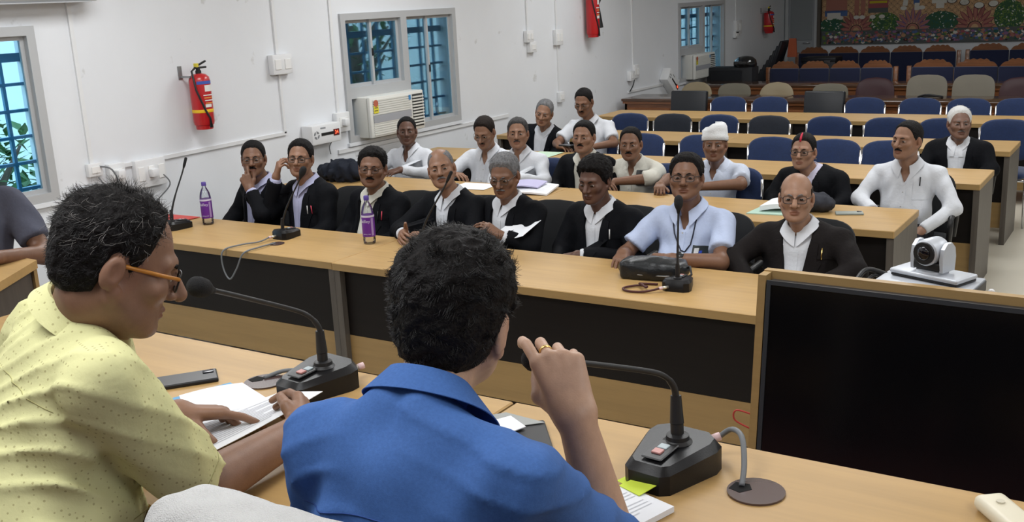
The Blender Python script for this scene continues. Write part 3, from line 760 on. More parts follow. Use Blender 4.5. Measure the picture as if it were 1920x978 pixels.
    for a in (0.16, 0.34, 0.62, 0.72, 0.90, 1.06): circ(fg, a, 0.47, 0.035, 7, 10, 1.5)
    q(1.36, 0.84, 1.66, 1.1, 9); q(1.40, 0.64, 1.48, 0.86, 7, 0.03); q(1.58, 0.66, 1.68, 0.88, 6); q(1.60, 0.56, 1.68, 0.68, 7)
    circ(fg, 1.42, 0.60, 0.035, 7, 10, 1.6); circ(fg, 1.72, 0.60, 0.035, 7, 10, 1.6)
    q(1.88, 0.66, 2.12, 0.78, 7); q(1.95, 0.58, 2.08, 0.66, 7)
    q(2.14, 0.80, 2.24, 1.1, 4); q(2.30, 0.74, 2.38, 1.1, 4); q(2.22, 0.92, 2.32, 1.1, 10)
    q(2.58, 0.72, 2.66, 1.1, 9); q(2.80, 0.72, 2.88, 1.1, 9)
    for a, b in ((2.20, 0.70), (2.40, 0.66), (2.63, 0.60), (2.85, 0.62)):
        circ(fg, a, b, 0.055, 8, 12, 1.5); circ(fg, a, b+0.004, 0.048, 7, 12, 1.5)
    for k, a in enumerate((3.52, 3.68, 3.83, 3.98)):
        q(a-0.03, 0.66, a+0.03, 1.02, 8, 0.10); q(a-0.022, 0.68, a+0.022, 1.02, 7, 0.10); q(a-0.05, 0.62, a+0.04, 0.68, 8)
    o = obj('figure_print', fg, ms, t); o['kind'] = 'stuff'
mural()

# dark stack of chairs, loudspeaker and boxes in the rear corner
t = thing('chair_stack', 'black stack of folded chairs leaning in the far corner', 'chair stack', (-5.62, 17.0, 0))
for k in range(9):
    M = Matrix.Translation((-0.28+0.055*k, 0.0, 0.10+0.075*k)) @ Matrix.Rotation(R(18), 4, 'Y')
    obj('stacked_chair', MB().rbox(-0.22, -0.22, 0, 0.22, 0.22, 0.045, 0.012, 2, 0, M).rbox(-0.26, -0.20, 0.0, -0.21, 0.20, 0.50, 0.015, 2, 0, M), mat('black_shell', (0.008, 0.008, 0.011), 0.5), t, auto=A40)
t = thing('storage_box', 'black box with metal catch against the grey door', 'box', (-5.05, 17.45, 0))
obj('body', MB().rbox(-0.28, -0.2, 0, 0.28, 0.2, 0.88, 0.012), mat('black_case', (0.008, 0.008, 0.012), 0.5), t, auto=A40)
obj('lid', MB().rbox(-0.29, -0.21, 0.88, 0.29, 0.21, 0.95, 0.012), mat('black_case', (0.008, 0.008, 0.012), 0.5), t, auto=A40)
obj('catch', MB().rbox(0.10, -0.222, 0.84, 0.20, -0.205, 0.90, 0.004), CHROME, t)
t = thing('loudspeaker', 'black loudspeaker cabinet standing by the far window', 'loudspeaker', (-5.75, 15.2, 0))
obj('cabinet', MB().rbox(-0.36, -0.15, 0, 0.36, 0.15, 0.965, 0.012), mat('speaker_black', (0.012, 0.013, 0.016), 0.6), t, auto=A40)
obj('grille', MB().rbox(-0.30, -0.165, 0.1, 0.20, -0.15, 0.92, 0.01), mat('speaker_cloth', (0.010, 0.011, 0.014), 0.9), t, auto=A40)
t = thing('helmet', 'glossy black helmet lying on the loudspeaker', 'helmet', (-5.55, 15.2, 0.965))
obj('shell', MB().lathe([(0.17, 0.0), (0.175, 0.04), (0.16, 0.10), (0.11, 0.145), (0.04, 0.16), (0.001, 0.162)], 20), mat('gloss_black', (0.008, 0.008, 0.009), 0.08, coat=0.8), t, smooth=True)
obj('visor', MB().rbox(-0.12, -0.185, 0.03, 0.12, -0.15, 0.09, 0.012), mat('gloss_black', (0.008, 0.008, 0.009), 0.08), t, auto=A40)
t = thing('orange_board', 'orange board standing on the black chair stack below the dim extinguisher', 'board', (-5.42, 17.05, 0.98))
obj('board', MB().prism([(-0.08, 0), (0.08, 0), (0.06, 0.30), (-0.05, 0.30)], -0.02, 0.02, plane='xz'), mat('dull_orange', (0.36, 0.08, 0.03), 0.6), t)
for lab, pts in (('black cable coiled on the wooden desk before the maroon chairs', [(-2.52, 12.6, 0.795), (-2.40, 12.5, 0.83), (-2.25, 12.55, 0.80), (-2.33, 12.66, 0.80), (-2.48, 12.56, 0.80)]),):
    wire(lab, pts, 0.012)
# ------------------------------------------------------------------ people: implicit surfaces meshed by surface nets
V3 = lambda *a: np.array(a, float)
def nrm(v): v = np.asarray(v, float); return v/np.linalg.norm(v)
def rc(P, a, b, r1, r2=None):
    a = np.asarray(a, float); b = np.asarray(b, float); r2 = r1 if r2 is None else r2
    ba = b-a; pa = P-a
    h = np.clip(pa @ ba/max(ba @ ba, 1e-12), 0, 1)
    return np.sqrt(((pa-h[:, None]*ba)**2).sum(1))-(r1+(r2-r1)*h)
def el(P, c, r):
    q = P-np.asarray(c, float); r = np.asarray(r, float)
    k0 = np.sqrt(((q/r)**2).sum(1)); k1 = np.sqrt(((q/(r*r))**2).sum(1))+1e-9
    return k0*(k0-1)/k1
def smin(a, b, k):
    h = np.clip(0.5+0.5*(b-a)/k, 0, 1)
    return b+(a-b)*h-k*h*(1-h)
def smax(a, b, k): return -smin(-a, -b, k)
def axis(lo, hi, h, fine=(), hf=None):
    out = [lo]
    while out[-1] < hi:
        x = out[-1]; s = h
        for a, b in fine:
            if a-0.02 <= x <= b: s = hf
        out.append(x+s)
    return np.array(out)
def surfnet(f, ax, ay, az, B=4):
    n = (len(ax), len(ay), len(az))
    nb = [(m+B-1)//B for m in n]
    cen = []; rad = []
    for a, m in zip((ax, ay, az), nb):
        lo = a[np.arange(m)*B]; hi = a[np.minimum(np.arange(m)*B+B, len(a)-1)]
        cen.append((lo+hi)/2); rad.append((hi-lo)/2)
    g = np.stack(np.meshgrid(*cen, indexing='ij'), -1).reshape(-1, 3)
    rr = np.stack(np.meshgrid(*rad, indexing='ij'), -1).reshape(-1, 3)
    dc = f(g)
    act = np.abs(dc) < np.sqrt((rr**2).sum(1))*1.5+0.012
    up = lambda A: A.reshape(nb).repeat(B, 0).repeat(B, 1).repeat(B, 2)[:n[0], :n[1], :n[2]]
    D = up(dc).astype(float).copy(); M = up(act)
    I = np.argwhere(M)
    D[M] = f(np.stack([ax[I[:, 0]], ay[I[:, 1]], az[I[:, 2]]], 1))
    s = D < 0
    c = s[:-1, :-1, :-1].astype(np.int8)
    tot = np.zeros([m-1 for m in n], np.int8)
    for i in (0, 1):
        for j in (0, 1):
            for k in (0, 1):
                tot += s[i:n[0]-1+i, j:n[1]-1+j, k:n[2]-1+k]
    cells = np.argwhere((tot > 0) & (tot < 8))
    if len(cells) == 0: return np.zeros((0, 3)), np.zeros((0, 4), int)
    idx = -np.ones(tot.shape, int); idx[tuple(cells.T)] = np.arange(len(cells))
    acc = np.zeros((len(cells), 3)); cnt = np.zeros(len(cells))
    A = (ax, ay, az)
    off = [(i, j, k) for i in (0, 1) for j in (0, 1) for k in (0, 1)]
    val = {o: D[cells[:, 0]+o[0], cells[:, 1]+o[1], cells[:, 2]+o[2]] for o in off}
    pos = {o: np.stack([A[d][cells[:, d]+o[d]] for d in range(3)], 1) for o in off}
    for o in off:
        for d in range(3):
            if o[d] == 0:
                q = list(o); q[d] = 1; q = tuple(q)
                v0, v1 = val[o], val[q]; m = (v0 < 0) != (v1 < 0)
                t = np.where(m, v0/np.where(m, v0-v1, 1), 0)[:, None]
                acc += np.where(m[:, None], pos[o]*(1-t)+pos[q]*t, 0); cnt += m
    V = acc/cnt[:, None]
    F = []
    for d in range(3):
        e, g_ = [x for x in range(3) if x != d]
        lo = [slice(None)]*3; hi = [slice(None)]*3; lo[d] = slice(0, -1); hi[d] = slice(1, None)
        ch = s[tuple(lo)] != s[tuple(hi)]
        E_ = np.argwhere(ch)
        E_ = E_[(E_[:, e] > 0) & (E_[:, g_] > 0) & (E_[:, e] < n[e]-1) & (E_[:, g_] < n[g_]-1)]
        if len(E_) == 0: continue
        def at(de, dg):
            q = E_.copy(); q[:, e] += de; q[:, g_] += dg
            return idx[tuple(q.T)]
        Q = np.stack([at(-1, -1), at(0, -1), at(0, 0), at(-1, 0)], 1)
        fl = s[tuple(E_.T)]
        if d == 1: fl = ~fl
        Q[~fl] = Q[~fl][:, ::-1]
        F.append(Q)
    F = np.concatenate(F); F = F[(F >= 0).all(1)]
    return V, F
def relax(V, F, it=1, w=0.5):
    a = np.concatenate([F[:, [0, 1]], F[:, [1, 2]], F[:, [2, 3]], F[:, [3, 0]]])
    for _ in range(it):
        s = np.zeros_like(V); c = np.zeros(len(V))
        for i, j in ((0, 1), (1, 0)):
            np.add.at(s, a[:, i], V[a[:, j]]); np.add.at(c, a[:, i], 1)
        V = V*(1-w)+w*s/np.maximum(c, 1)[:, None]
    return V
def npobj(name, V, F, m, parent=None, col=None):
    me = bpy.data.meshes.new(name)
    me.vertices.add(len(V)); me.vertices.foreach_set('co', np.asarray(V, np.float32).ravel())
    F = np.asarray(F); me.loops.add(F.size); me.loops.foreach_set('vertex_index', F.ravel().astype(np.int32))
    me.polygons.add(len(F)); me.polygons.foreach_set('loop_start', np.arange(0, F.size, 4, dtype=np.int32))
    me.polygons.foreach_set('use_smooth', np.ones(len(F), bool))
    me.update(calc_edges=True)
    me.materials.append(m)
    if col is not None:
        a = me.color_attributes.new('Col', 'FLOAT_COLOR', 'POINT')
        a.data.foreach_set('color', np.concatenate([col, np.ones((len(V), 1))], 1).astype(np.float32).ravel())
    o = bpy.data.objects.new(name, me); C.objects.link(o)
    if parent is not None: o.parent = parent
    return o
def rot(ax, a):
    return np.array(Matrix.Rotation(a, 3, ax))
def folds(P, amp, seed=0.0, f=1.0):
    x, y, z = P[:, 0]*f, P[:, 1]*f, P[:, 2]*f
    a = np.sin(23*x+17*z+5*np.sin(9*y+seed)+seed)*np.sin(13*z-11*x+3*np.sin(14*x+seed*2))
    b = np.sin(41*z+19*y+3*np.sin(21*x+seed)+2*seed)*np.sin(29*x+8*y+seed)
    return amp*(a+0.6*b)
def fnoise(P, f, seed=0):
    x, y, z = P[:, 0]*f+seed, P[:, 1]*f+1.7*seed, P[:, 2]*f-seed
    return (np.sin(x+1.3*np.sin(y*1.1+z))*np.sin(y*1.2+1.1*np.sin(z*0.9+x))*np.sin(z*1.1+1.2*np.sin(x*1.05-y)))

SKINM = mat('skin', (0.3, 0.17, 0.1), 0.48, var=0.10, vscale=45, bump=0.06, bscale=350, attr='Col', spec=0.4)
def hair_mat(nm, c, v=0.35): return mat('hair_'+nm, c, 0.6, var=v, vscale=90, stretch=(1, 1, 0.35), bump=0.6, bscale=170, spec=0.12)
HB = hair_mat('black', (0.008, 0.007, 0.007)); HD = hair_mat('dark_brown', (0.016, 0.011, 0.009))
HG = hair_mat('grey', (0.16, 0.16, 0.165), 0.5); HS = hair_mat('salt_pepper', (0.055, 0.053, 0.053), 0.6); HW = hair_mat('white', (0.62, 0.62, 0.61), 0.1)
EYEM = [mat('eye_white', (0.42, 0.37, 0.33), 0.25), mat('iris_dark', (0.012, 0.008, 0.006), 0.15)]
def cloth(nm, c, rough=0.85, var=0.05, weave=0.06): return mat('cloth_'+nm, c, rough, var=var, vscale=14, bump=weave+0.18, bscale=55, spec=0.1)
WHT = cloth('white', (0.60, 0.62, 0.66)); CREAM = cloth('cream', (0.56, 0.55, 0.49)); LAV = cloth('lavender', (0.42, 0.43, 0.60)); PBLUE = cloth('pale_blue', (0.46, 0.53, 0.71))
BLK = cloth('black_coat', (0.0045, 0.005, 0.0068), 0.75, 0.15); BRN = cloth('brown_coat', (0.011, 0.009, 0.009), 0.75, 0.15); NVY = cloth('trousers_dark', (0.018, 0.018, 0.022), 0.8, 0.1)
LENS = glass_mat('spectacle_lens', (0.93, 0.94, 0.95), 0.045)

def head_sdf(Q, h):
    w = h.get('w', 1.0); j = h.get('jaw', 1.0); ns = h.get('nose', 1.0); fat = h.get('fat', 0.0)
    R_ = Q.copy(); R_[:, 0] /= w
    X = np.abs(R_[:, 0]); S_ = np.stack([X, R_[:, 1], R_[:, 2]], 1)     # mirrored coords
    d = el(R_, (0, 0.014, 0.036), (0.076, 0.096, 0.088))
    d = smin(d, el(R_, (0, -0.026, -0.025), (0.062, 0.068, 0.082)), 0.03)
    d = smin(d, el(R_, (0, -0.036, -0.074), (0.050*j+fat*0.6, 0.048, 0.036+fat*0.3)), 0.025)
    d = smin(d, rc(S_, (0.055+fat*0.4, 0.0, -0.045), (0.020, -0.068, -0.092), 0.018, 0.016), 0.028)   # jaw line
    d = smin(d, el(R_, (0, -0.080, -0.096), (0.018, 0.016, 0.015)), 0.018)                        # chin
    d = smin(d, el(S_, (0.042, -0.062, -0.018), (0.024+fat*0.5, 0.022, 0.022)), 0.022)             # cheekbone
    d = smin(d, rc(S_, (0.006, -0.0865, 0.027), (0.044, -0.070, 0.025), 0.010, 0.009), 0.016)       # brow ridge
    d = smax(d, -el(S_, (0.031, -0.102, 0.002), (0.020, 0.020, 0.013)), 0.014)                     # eye socket
    d = smin(d, el(S_, (0.031, -0.074, 0.002), (0.0155, 0.0145, 0.0125)), 0.005)                   # lids
    d = smin(d, rc(R_, (0, -0.086, 0.018), (0, -0.110-0.006*ns, -0.026), 0.0085, 0.0125*ns), 0.011)
    d = smin(d, el(S_, (0.0125*ns, -0.098, -0.030), (0.0095*ns, 0.012, 0.0085)), 0.006)             # nostril wings
    d = smax(d, -el(S_, (0.007, -0.104, -0.0385), (0.0042, 0.006, 0.004)), 0.003)
    d = smin(d, el(R_, (0, -0.088, -0.0575), (0.024, 0.0125, 0.0062)), 0.006)                      # lips
    d = smin(d, el(R_, (0, -0.087, -0.0685), (0.021, 0.0125, 0.0072)), 0.006)
    d = smax(d, -rc(R_, (-0.021, -0.099, -0.0632), (0.021, -0.099, -0.0632), 0.0022), 0.003)
    # ears
    e = el(S_ @ rot('X', R(-12)).T, (0.080, 0.015, -0.006), (0.0095, 0.018, 0.030))
    e = smin(e, el(S_, (0.077, 0.004, -0.034), (0.006, 0.010, 0.011)), 0.008)
    e = smax(e, -el(S_, (0.091, 0.010, 0.0), (0.007, 0.010, 0.017)), 0.005)
    d = smin(d, e, 0.007)
    return d
def skin_color(Q, base, h):
    base = np.array(base); n = len(Q)
    c = np.tile(base, (n, 1))
    def mixin(m, col):
        m = np.clip(m, 0, 1)[:, None]; c[:] = c*(1-m)+np.array(col)*m
    lip = np.maximum(0, 1-np.maximum(el(Q, (0, -0.095, -0.063), (0.025, 0.014, 0.013))/0.004+0.5, 0))
    mixin(lip*0.75, base*np.array((0.72, 0.50, 0.50)))
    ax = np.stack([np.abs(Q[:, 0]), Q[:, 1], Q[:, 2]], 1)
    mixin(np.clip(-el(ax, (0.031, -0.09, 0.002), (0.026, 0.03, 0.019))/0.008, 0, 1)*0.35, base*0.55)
    mixin(np.clip(-el(ax, (0.075, 0.0, 0), (0.03, 0.04, 0.045))/0.01, 0, 1)*0.25, base*np.array((1.1, 0.85, 0.8)))
    st = h.get('stubble', 0.0)
    if st:
        m = np.clip((-0.040-Q[:, 2])/0.02, 0, 1)*np.clip((0.01-Q[:, 1])/0.03, 0, 1)*np.clip((Q[:, 2]+0.14)/0.03, 0, 1)
        mixin(m*st*(1-lip), h.get('stubble_col', base*0.45))
    return c
def hair_sdf(Q, h):
    st = h.get('hair', 'short'); t = h.get('ht', 0.012); zf = h.get('zf', 0.066)+0.024; rec = h.get('rec', 0.0)+0.008
    w = h.get('w', 1.0); Q = Q.copy(); Q[:, 0] /= w
    x, y, z = np.abs(Q[:, 0]), Q[:, 1], Q[:, 2]
    d = el(Q, (0, 0.014, 0.036), (0.076, 0.096, 0.088))
    d = smin(d, el(Q, (0, 0.03, -0.02), (0.066, 0.072, 0.06)), 0.03)
    hl = np.interp(y, [-0.12, -0.072, -0.056, -0.045, -0.036, -0.026, -0.012, -0.003, 0.024, 0.034, 0.075, 0.12],
                   [zf+0.004, zf, zf-0.016, 0.036, 0.006, -0.012, -0.018, 0.022, 0.022, -0.048, -0.068, -0.072])
    hl = hl+0.005*fnoise(Q, 120, 9.0)
    hl = hl+rec*np.clip(x/0.05, 0, 1.4)**2*np.clip((-0.01-y)/0.04, 0, 1)-h.get('fringe', 0.0)*np.clip((-0.04-y)/0.03, 0, 1)*(0.6+0.4*np.sin(Q[:, 0]*160))
    if st == 'long':
        hl = np.where(y > -0.03, np.minimum(hl, np.interp(y, [-0.03, -0.005, 0.03, 0.12], [0.02, -0.02, -0.075, -0.105])), hl)
    tt = t*np.clip((z-hl)/0.030, 0.12, 1)*np.clip(0.25+(z+0.02)/0.11, 0.22, 1.25)*np.clip(1.0+(y-0.0)*h.get('yb', 0.0), 0.4, 2.0)
    d = d-tt-h.get('hn', 0.0022)*fnoise(Q, h.get('hf', 190), 3.1)-0.5*h.get('hn', 0.0022)*fnoise(Q, 70, 1.1)
    d = smax(d, (hl-z)*0.8, h.get('edge', 0.008))
    if st == 'bald':
        d = smax(d, (z-h.get('zb', 0.058)-0.25*(y-0.02)), 0.008)
        d = smax(d, (-0.022-y), 0.006)
    elif st == 'thin':
        top = el(Q, (0, -0.02, 0.13), (0.05, 0.075, 0.05))
        d = smax(d, -top, 0.01)
    return d
def hand_pts(wrist, dr, nb, side, curl=(25, 30, 20), spread=1.0, scale=1.0, thumb=None, curls=None):
    """list of capsules of one hand; side +1 left, -1 right (mirror)"""
    ey = nrm(dr); ez = np.asarray(nb, float); ez = nrm(ez-ey*(ez @ ey)); ex = np.cross(ey, ez)*(1 if side > 0 else -1)
    W_ = np.asarray(wrist, float)
    L = lambda x, y, z: W_+scale*(ex*x+ey*y+ez*z)
    caps = []; fing = []
    K = [(0.027, 0.090), (0.008, 0.094), (-0.012, 0.089), (-0.030, 0.078)]
    LEN = [(0.043, 0.026, 0.022), (0.047, 0.030, 0.023), (0.043, 0.028, 0.023), (0.034, 0.021, 0.020)]
    RAD = [0.0092, 0.0095, 0.0090, 0.0078]
    for i, (kx, ky) in enumerate(K):
        caps.append((L(kx*0.55, 0.005, 0), L(kx, ky, -0.002), 0.0165*scale, 0.0120*scale))
        cu = curls[i] if curls else curl
        a = 0.0; p = np.array((kx, ky, -0.002)); sp = R((6, 1, -4, -9)[i])*spread
        for s_ in range(3):
            a += R(cu[s_]); q = p+LEN[i][s_]*np.array((math.sin(sp)*math.cos(a), math.cos(sp)*math.cos(a), -math.sin(a)))
            fing.append((L(*p), L(*q), RAD[i]*scale*(1-0.06*s_), RAD[i]*scale*(0.95-0.08*s_))); p = q
    th = thumb or [(0.018, 0.020, -0.010), (0.044, 0.050, -0.020), (0.056, 0.078, -0.024), (0.060, 0.104, -0.026)]
    for s_, (r0, r1) in enumerate(((0.017, 0.0135), (0.0125, 0.0112), (0.0108, 0.0090))):
        (caps if s_ == 0 else fing).append((L(*th[s_]), L(*th[s_+1]), r0*scale, r1*scale))
    return caps, fing, L
def hand_sdf(P, h):
    caps, fing, _ = h
    d = None
    for c in caps:
        e = rc(P, *c); d = e if d is None else smin(d, e, 0.012)
    f = None
    for c in fing:
        e = rc(P, *c); f = e if f is None else np.minimum(f, e)
    return smin(d, f, 0.006)

def glasses(parent, T, frame, rim=0.0016, w=0.024, hgt=0.017, full=True, templ=None, y0=-0.1035, tr=1.2):
    g = MB()
    def rim_pts(cx):
        out = []
        for k in range(21):
            a = 2*math.pi*k/20; c, s = math.cos(a), math.sin(a); e = 0.6
            out.append(T(V3(cx+w*math.copysign(abs(c)**e, c), y0+0.0035*abs(abs(cx+w*c)-0.0)/0.055*2, 0.001+hgt*math.copysign(abs(s)**e, s))))
        return out
    if full:
        for cx in (-0.031, 0.031): g.tube(rim_pts(cx), rim, 6, caps=False)
    else:
        for cx in (-0.031, 0.031): g.tube(rim_pts(cx)[0:11], rim, 6)
    g.tube([T(V3(-0.008, y0, 0.006)), T(V3(0, y0-0.003, 0.008)), T(V3(0.008, y0, 0.006))], rim, 6)
    o = obj('spectacles', g, frame, parent, smooth=True)
    for sx in (-1, 1):
        tp = MB().tube([T(V3(sx*(0.031+w), y0+0.007, 0.008)), T(V3(sx*0.070, -0.06, 0.010)), T(V3(sx*0.079, 0.0, 0.012)), T(V3(sx*0.081, 0.020, 0.004)), T(V3(sx*0.080, 0.032, -0.012))], rim*tr, 6)
        obj('temple', tp, templ or frame, o, smooth=True)
    for cx in (-0.031, 0.031):
        pts = rim_pts(cx)[:-1]; mb = MB(); mb.add(pts, [tuple(range(len(pts)))])
        obj('lens', mb, LENS, o)
    return o

def strands(root, HW, hsp, n, length, rad, m, seed, up=0.5, wav=0.5, name='hair_strands', crown=(0.0, 0.045, 0.13), keep=None, comb=None, V=None):
    if V is None: V, F = surfnet(lambda P: hair_sdf(P, hsp), axis(-0.12, 0.12, 0.005), axis(-0.14, 0.16, 0.005), axis(-0.14, 0.18, 0.005))
    f = lambda P: hair_sdf(P, dict(hsp, hn=0.0))
    g = np.random.default_rng(int(seed*10))
    P = V[g.integers(0, len(V), n)]+g.normal(0, 0.002, (n, 3))
    if keep is not None: P = P[keep(P)]
    n = len(P); e = 1e-3
    N = np.stack([f(P+np.eye(3)[i]*e)-f(P-np.eye(3)[i]*e) for i in range(3)], 1); N /= np.linalg.norm(N, axis=1)[:, None]+1e-9
    d = f(P); P = P-N*(d[:, None]+0.003)
    fl = P-np.array(crown); fl -= N*(fl*N).sum(1)[:, None]; fl /= np.linalg.norm(fl, axis=1)[:, None]+1e-9
    if comb is not None: fl = fl*0.4+np.array(comb); fl -= N*(fl*N).sum(1)[:, None]
    K = 6; L = length(P)*g.uniform(0.7, 1.25, n)
    pts = np.zeros((n, K, 3)); pts[:, 0] = P; dr = N*up+fl*(1-up)+g.normal(0, 0.22, (n, 3))
    # locks: neighbouring hairs bend together
    lk = np.stack([fnoise(P, 95, 1.0+seed), fnoise(P, 88, 4.0+seed), fnoise(P, 91, 7.0+seed)], 1)
    for k in range(1, K):
        dr = dr+lk*wav*(0.4+0.3*k)+fl*0.18*(1-up)+g.normal(0, 0.06, (n, 3))
        dr /= np.linalg.norm(dr, axis=1)[:, None]
        pts[:, k] = pts[:, k-1]+dr*(L/(K-1))[:, None]
    pts = HW(pts.reshape(-1, 3))
    hc_ = bpy.data.hair_curves.new(name); hc_.add_curves([K]*n)
    hc_.position_data.foreach_set('vector', np.asarray(pts, np.float32).ravel())
    r = hc_.attributes.get('radius') or hc_.attributes.new('radius', 'FLOAT', 'POINT')
    r.data.foreach_set('value', np.tile(np.linspace(1, 0.35, K)*rad, n).astype(np.float32))
    hc_.materials.append(m)
    o = bpy.data.objects.new(name, hc_); C.objects.link(o); o.parent = root; o['kind'] = 'stuff'
    return o
def person(label, loc, rz, skin=(0.20, 0.105, 0.060), head=None, hy=0, hp=0, hr=0, hspec=None, hairm=HB, lean=0.0, side=0.0, fat=0.0, sw=1.0,
           shirt=WHT, coat=None, sleeve='long', arms=None, hands=True, collar=0.18, specs=None, moustache=None, pens=(), pocket=True, brows=HB,
           vz=0.16, vw=0.058, res=1.0, name='person', fine_hands=True, extras=None, chin_beard=None, bands=False, torso_yaw=0.0, legs=True, seed=1.0, tall=0.0, hscale=1.0, strand_n=1500, cutp=0.74, fold=0.0, ch=1.0):
    h = dict(hspec or {})
    root = thing(name, label, 'person', loc, rz, None)
    base = loc[2]
    piv = V3(0, 0.03, 0.50)
    B = rot('Z', torso_yaw) @ rot('Y', side) @ rot('X', lean)
    TW = lambda q: piv+np.asarray(q, float) @ B.T      # torso -> local
    WT = lambda P: (P-piv) @ B
    hc = TW((0, -0.020, 0.645+tall)) if head is None else np.asarray(head, float)
    HR = rot('Z', hy) @ rot('X', hp) @ rot('Y', hr)
    HS_ = hscale
    HW_ = lambda q: hc+HS_*(np.asarray(q, float) @ HR.T)
    WH = lambda P: ((P-hc) @ HR)/HS_
    HT = lambda q: Vector(HW_(q))
    dflt = {-1: dict(e=(-0.228*sw, -0.03, 0.70), w=(-0.13, -0.27, 0.63), d=(0.5, -0.8, -0.1), n=(-0.2, -0.2, 1)), 1: dict(e=(0.228*sw, -0.03, 0.70), w=(0.13, -0.27, 0.63), d=(-0.5, -0.8, -0.1), n=(0.2, -0.2, 1))}
    A = []
    for s_ in (-1, 1):
        a = dict(dflt[s_]); a.update((arms or {}).get(s_, {})); a['s'] = s_
        a['sh'] = TW((s_*0.172*sw, 0.015, 0.443+tall*0.8)) if 'sh' not in a else np.asarray(a['sh'], float)
        a['e'] = np.asarray(a['e'], float); a['w'] = np.asarray(a['w'], float)
        a['hand'] = hand_pts(a['w'], a['d'], a['n'], -s_ if False else (1 if s_ > 0 else -1), a.get('curl', (25, 30, 20)), a.get('spread', 1.0), a.get('hs', 1.0), a.get('thumb'), a.get('curls'))
        a['hc'] = a['w']+0.08*nrm(a['d'])
        A.append(a)
    def torso(P, inf=0.0):
        T = WT(P)
        T2 = np.stack([np.abs(T[:, 0])/sw, T[:, 1], T[:, 2]-np.clip((T[:, 2]-0.1)/0.35, 0, 1)*tall*0.8], 1)
        d = el(T2, (0, 0.0, 0.03), (0.160, 0.120, 0.11))
        d = smin(d, el(T2, (0, -0.012-fat*0.5, 0.17), (0.142+fat*0.4, 0.108+fat, 0.16)), 0.06)
        d = smin(d, el(T2, (0, 0.002, 0.345), (0.165, 0.108, 0.165)), 0.06)
        d = smin(d, rc(T2, (0, 0.018, 0.436), (0.138, 0.015, 0.438), 0.066, 0.057), 0.04)
        d = smin(d, rc(T2, (0.115, 0.020, 0.462), (0.020, 0.030, 0.515), 0.034, 0.040), 0.03)
        return d-inf
    def arm_up(P, a, r0=0.054, r1=0.043): return rc(P, a['sh'], a['e'], r0, r1)
    def arm_lo(P, a, r0=0.042, r1=0.028): return rc(P, a['e'], a['w'], r0, r1)
    neck0 = TW((0, 0.014, 0.49+tall*0.8)); neck1 = HW_((0, 0.018, -0.055))
    nr = 0.052+fat*0.15
    def body(P):
        d = torso(P, -0.016)
        for a in A:
            e = smin(arm_up(P, a, 0.046, 0.038), arm_lo(P, a, a.get('r0', 0.040), a.get('r1', 0.0265)), 0.02)
            d = smin(d, e, 0.025)
        d = smin(d, rc(P, neck0, neck1, nr-0.002, nr), 0.03)
        d = smin(d, rc(P, TW((0, -0.030, 0.465+tall*0.8)), HW_((0, -0.038, -0.085)), 0.030, 0.030), 0.03)
        m = ((P-hc)**2).sum(1) < (0.20*HS_)**2
        if m.any(): d[m] = smin(d[m], head_sdf(WH(P[m]), h)*HS_, 0.016)
        if hands:
            for a in A:
                if a.get('hide'): continue
                m = ((P-a['hc'])**2).sum(1) < 0.19**2
                if m.any(): d[m] = smin(d[m], hand_sdf(P[m], a['hand']), 0.018)
        return d
    pts = [hc+V3(0, 0, 0.16), hc-V3(0.13, 0.15, 0), hc+V3(0.13, 0.15, 0)]
    for a in A:
        pts += [a['e']-0.07, a['e']+0.07, a['w']-0.04, a['w']+0.04]
        for c in a['hand'][1]: pts += [c[1]-0.015, c[1]+0.015]
    pts += [TW((x*0.24*sw, y*0.19, 0.2)) for x in (-1, 1) for y in (-1, 1)]+[V3(0, 0, 0.45)]
    pts = np.array(pts); lo, hi = pts.min(0)-0.03, pts.max(0)+0.03
    lo[2] = max(lo[2], 0.40) if not a.get('low') else lo[2]
    hf = 0.0036*res
    fr = [[(hc[d]-0.115, hc[d]+0.115)] for d in range(3)]
    if fine_hands:
        for a in A:
            if a.get('show'):
                q = np.array([c[i] for c in a['hand'][1]+a['hand'][0] for i in (0, 1)])
                for d in range(3): fr[d].append((q[:, d].min()-0.015, q[:, d].max()+0.015))
    ax = [axis(lo[d], hi[d], 0.0095*max(res, 0.55), fr[d], hf) for d in range(3)]
    Vb, Fb = surfnet(body, *ax)
    Q = WH(Vb)
    npobj('body', Vb, Fb, SKINM, root, skin_color(Q, skin, h))
    # eyes
    for sx in (-1, 1):
        e = MB(); M0 = []
        n1, n2 = 6, 10
        cx, cy, cz = 0.031*sx*h.get('w', 1.0), -0.0786, 0.0015
        rows = []
        for i in range(n1+1):
            th = math.pi/2*(i/n1)
            rows.append([HT(V3(cx+0.0135*math.sin(th)*math.cos(2*math.pi*k/n2), cy-0.0127*math.cos(th), cz+h.get('eye', 0.0068)*math.sin(th)*math.sin(2*math.pi*k/n2))) for k in range(n2)])
        G = rows
        for i in range(n1):
            e.grid([G[i], G[i+1]], 1 if i < 3 else 0, True)
        obj('eye', e, EYEM, root, smooth=True)
        if brows:
            b = MB().tube([HT(V3(sx*0.013, -0.0955, 0.020)), HT(V3(sx*0.027, -0.0915, 0.026)), HT(V3(sx*0.047, -0.074, 0.021))], [0.0026*HS_, 0.0032*HS_, 0.0014*HS_], 6)
            obj('eyebrow', b, brows, root, smooth=True)
    if moustache:
        mm, r_ = moustache
        b = MB()
        for sx in (-1, 1):
            b.tube([HT(V3(0, -0.1015, -0.0465)), HT(V3(sx*0.012, -0.0995, -0.0485)), HT(V3(sx*0.026, -0.088, -0.057))], [r_, r_*0.95, r_*0.45], 7)
        obj('moustache', b, mm, root, smooth=True)
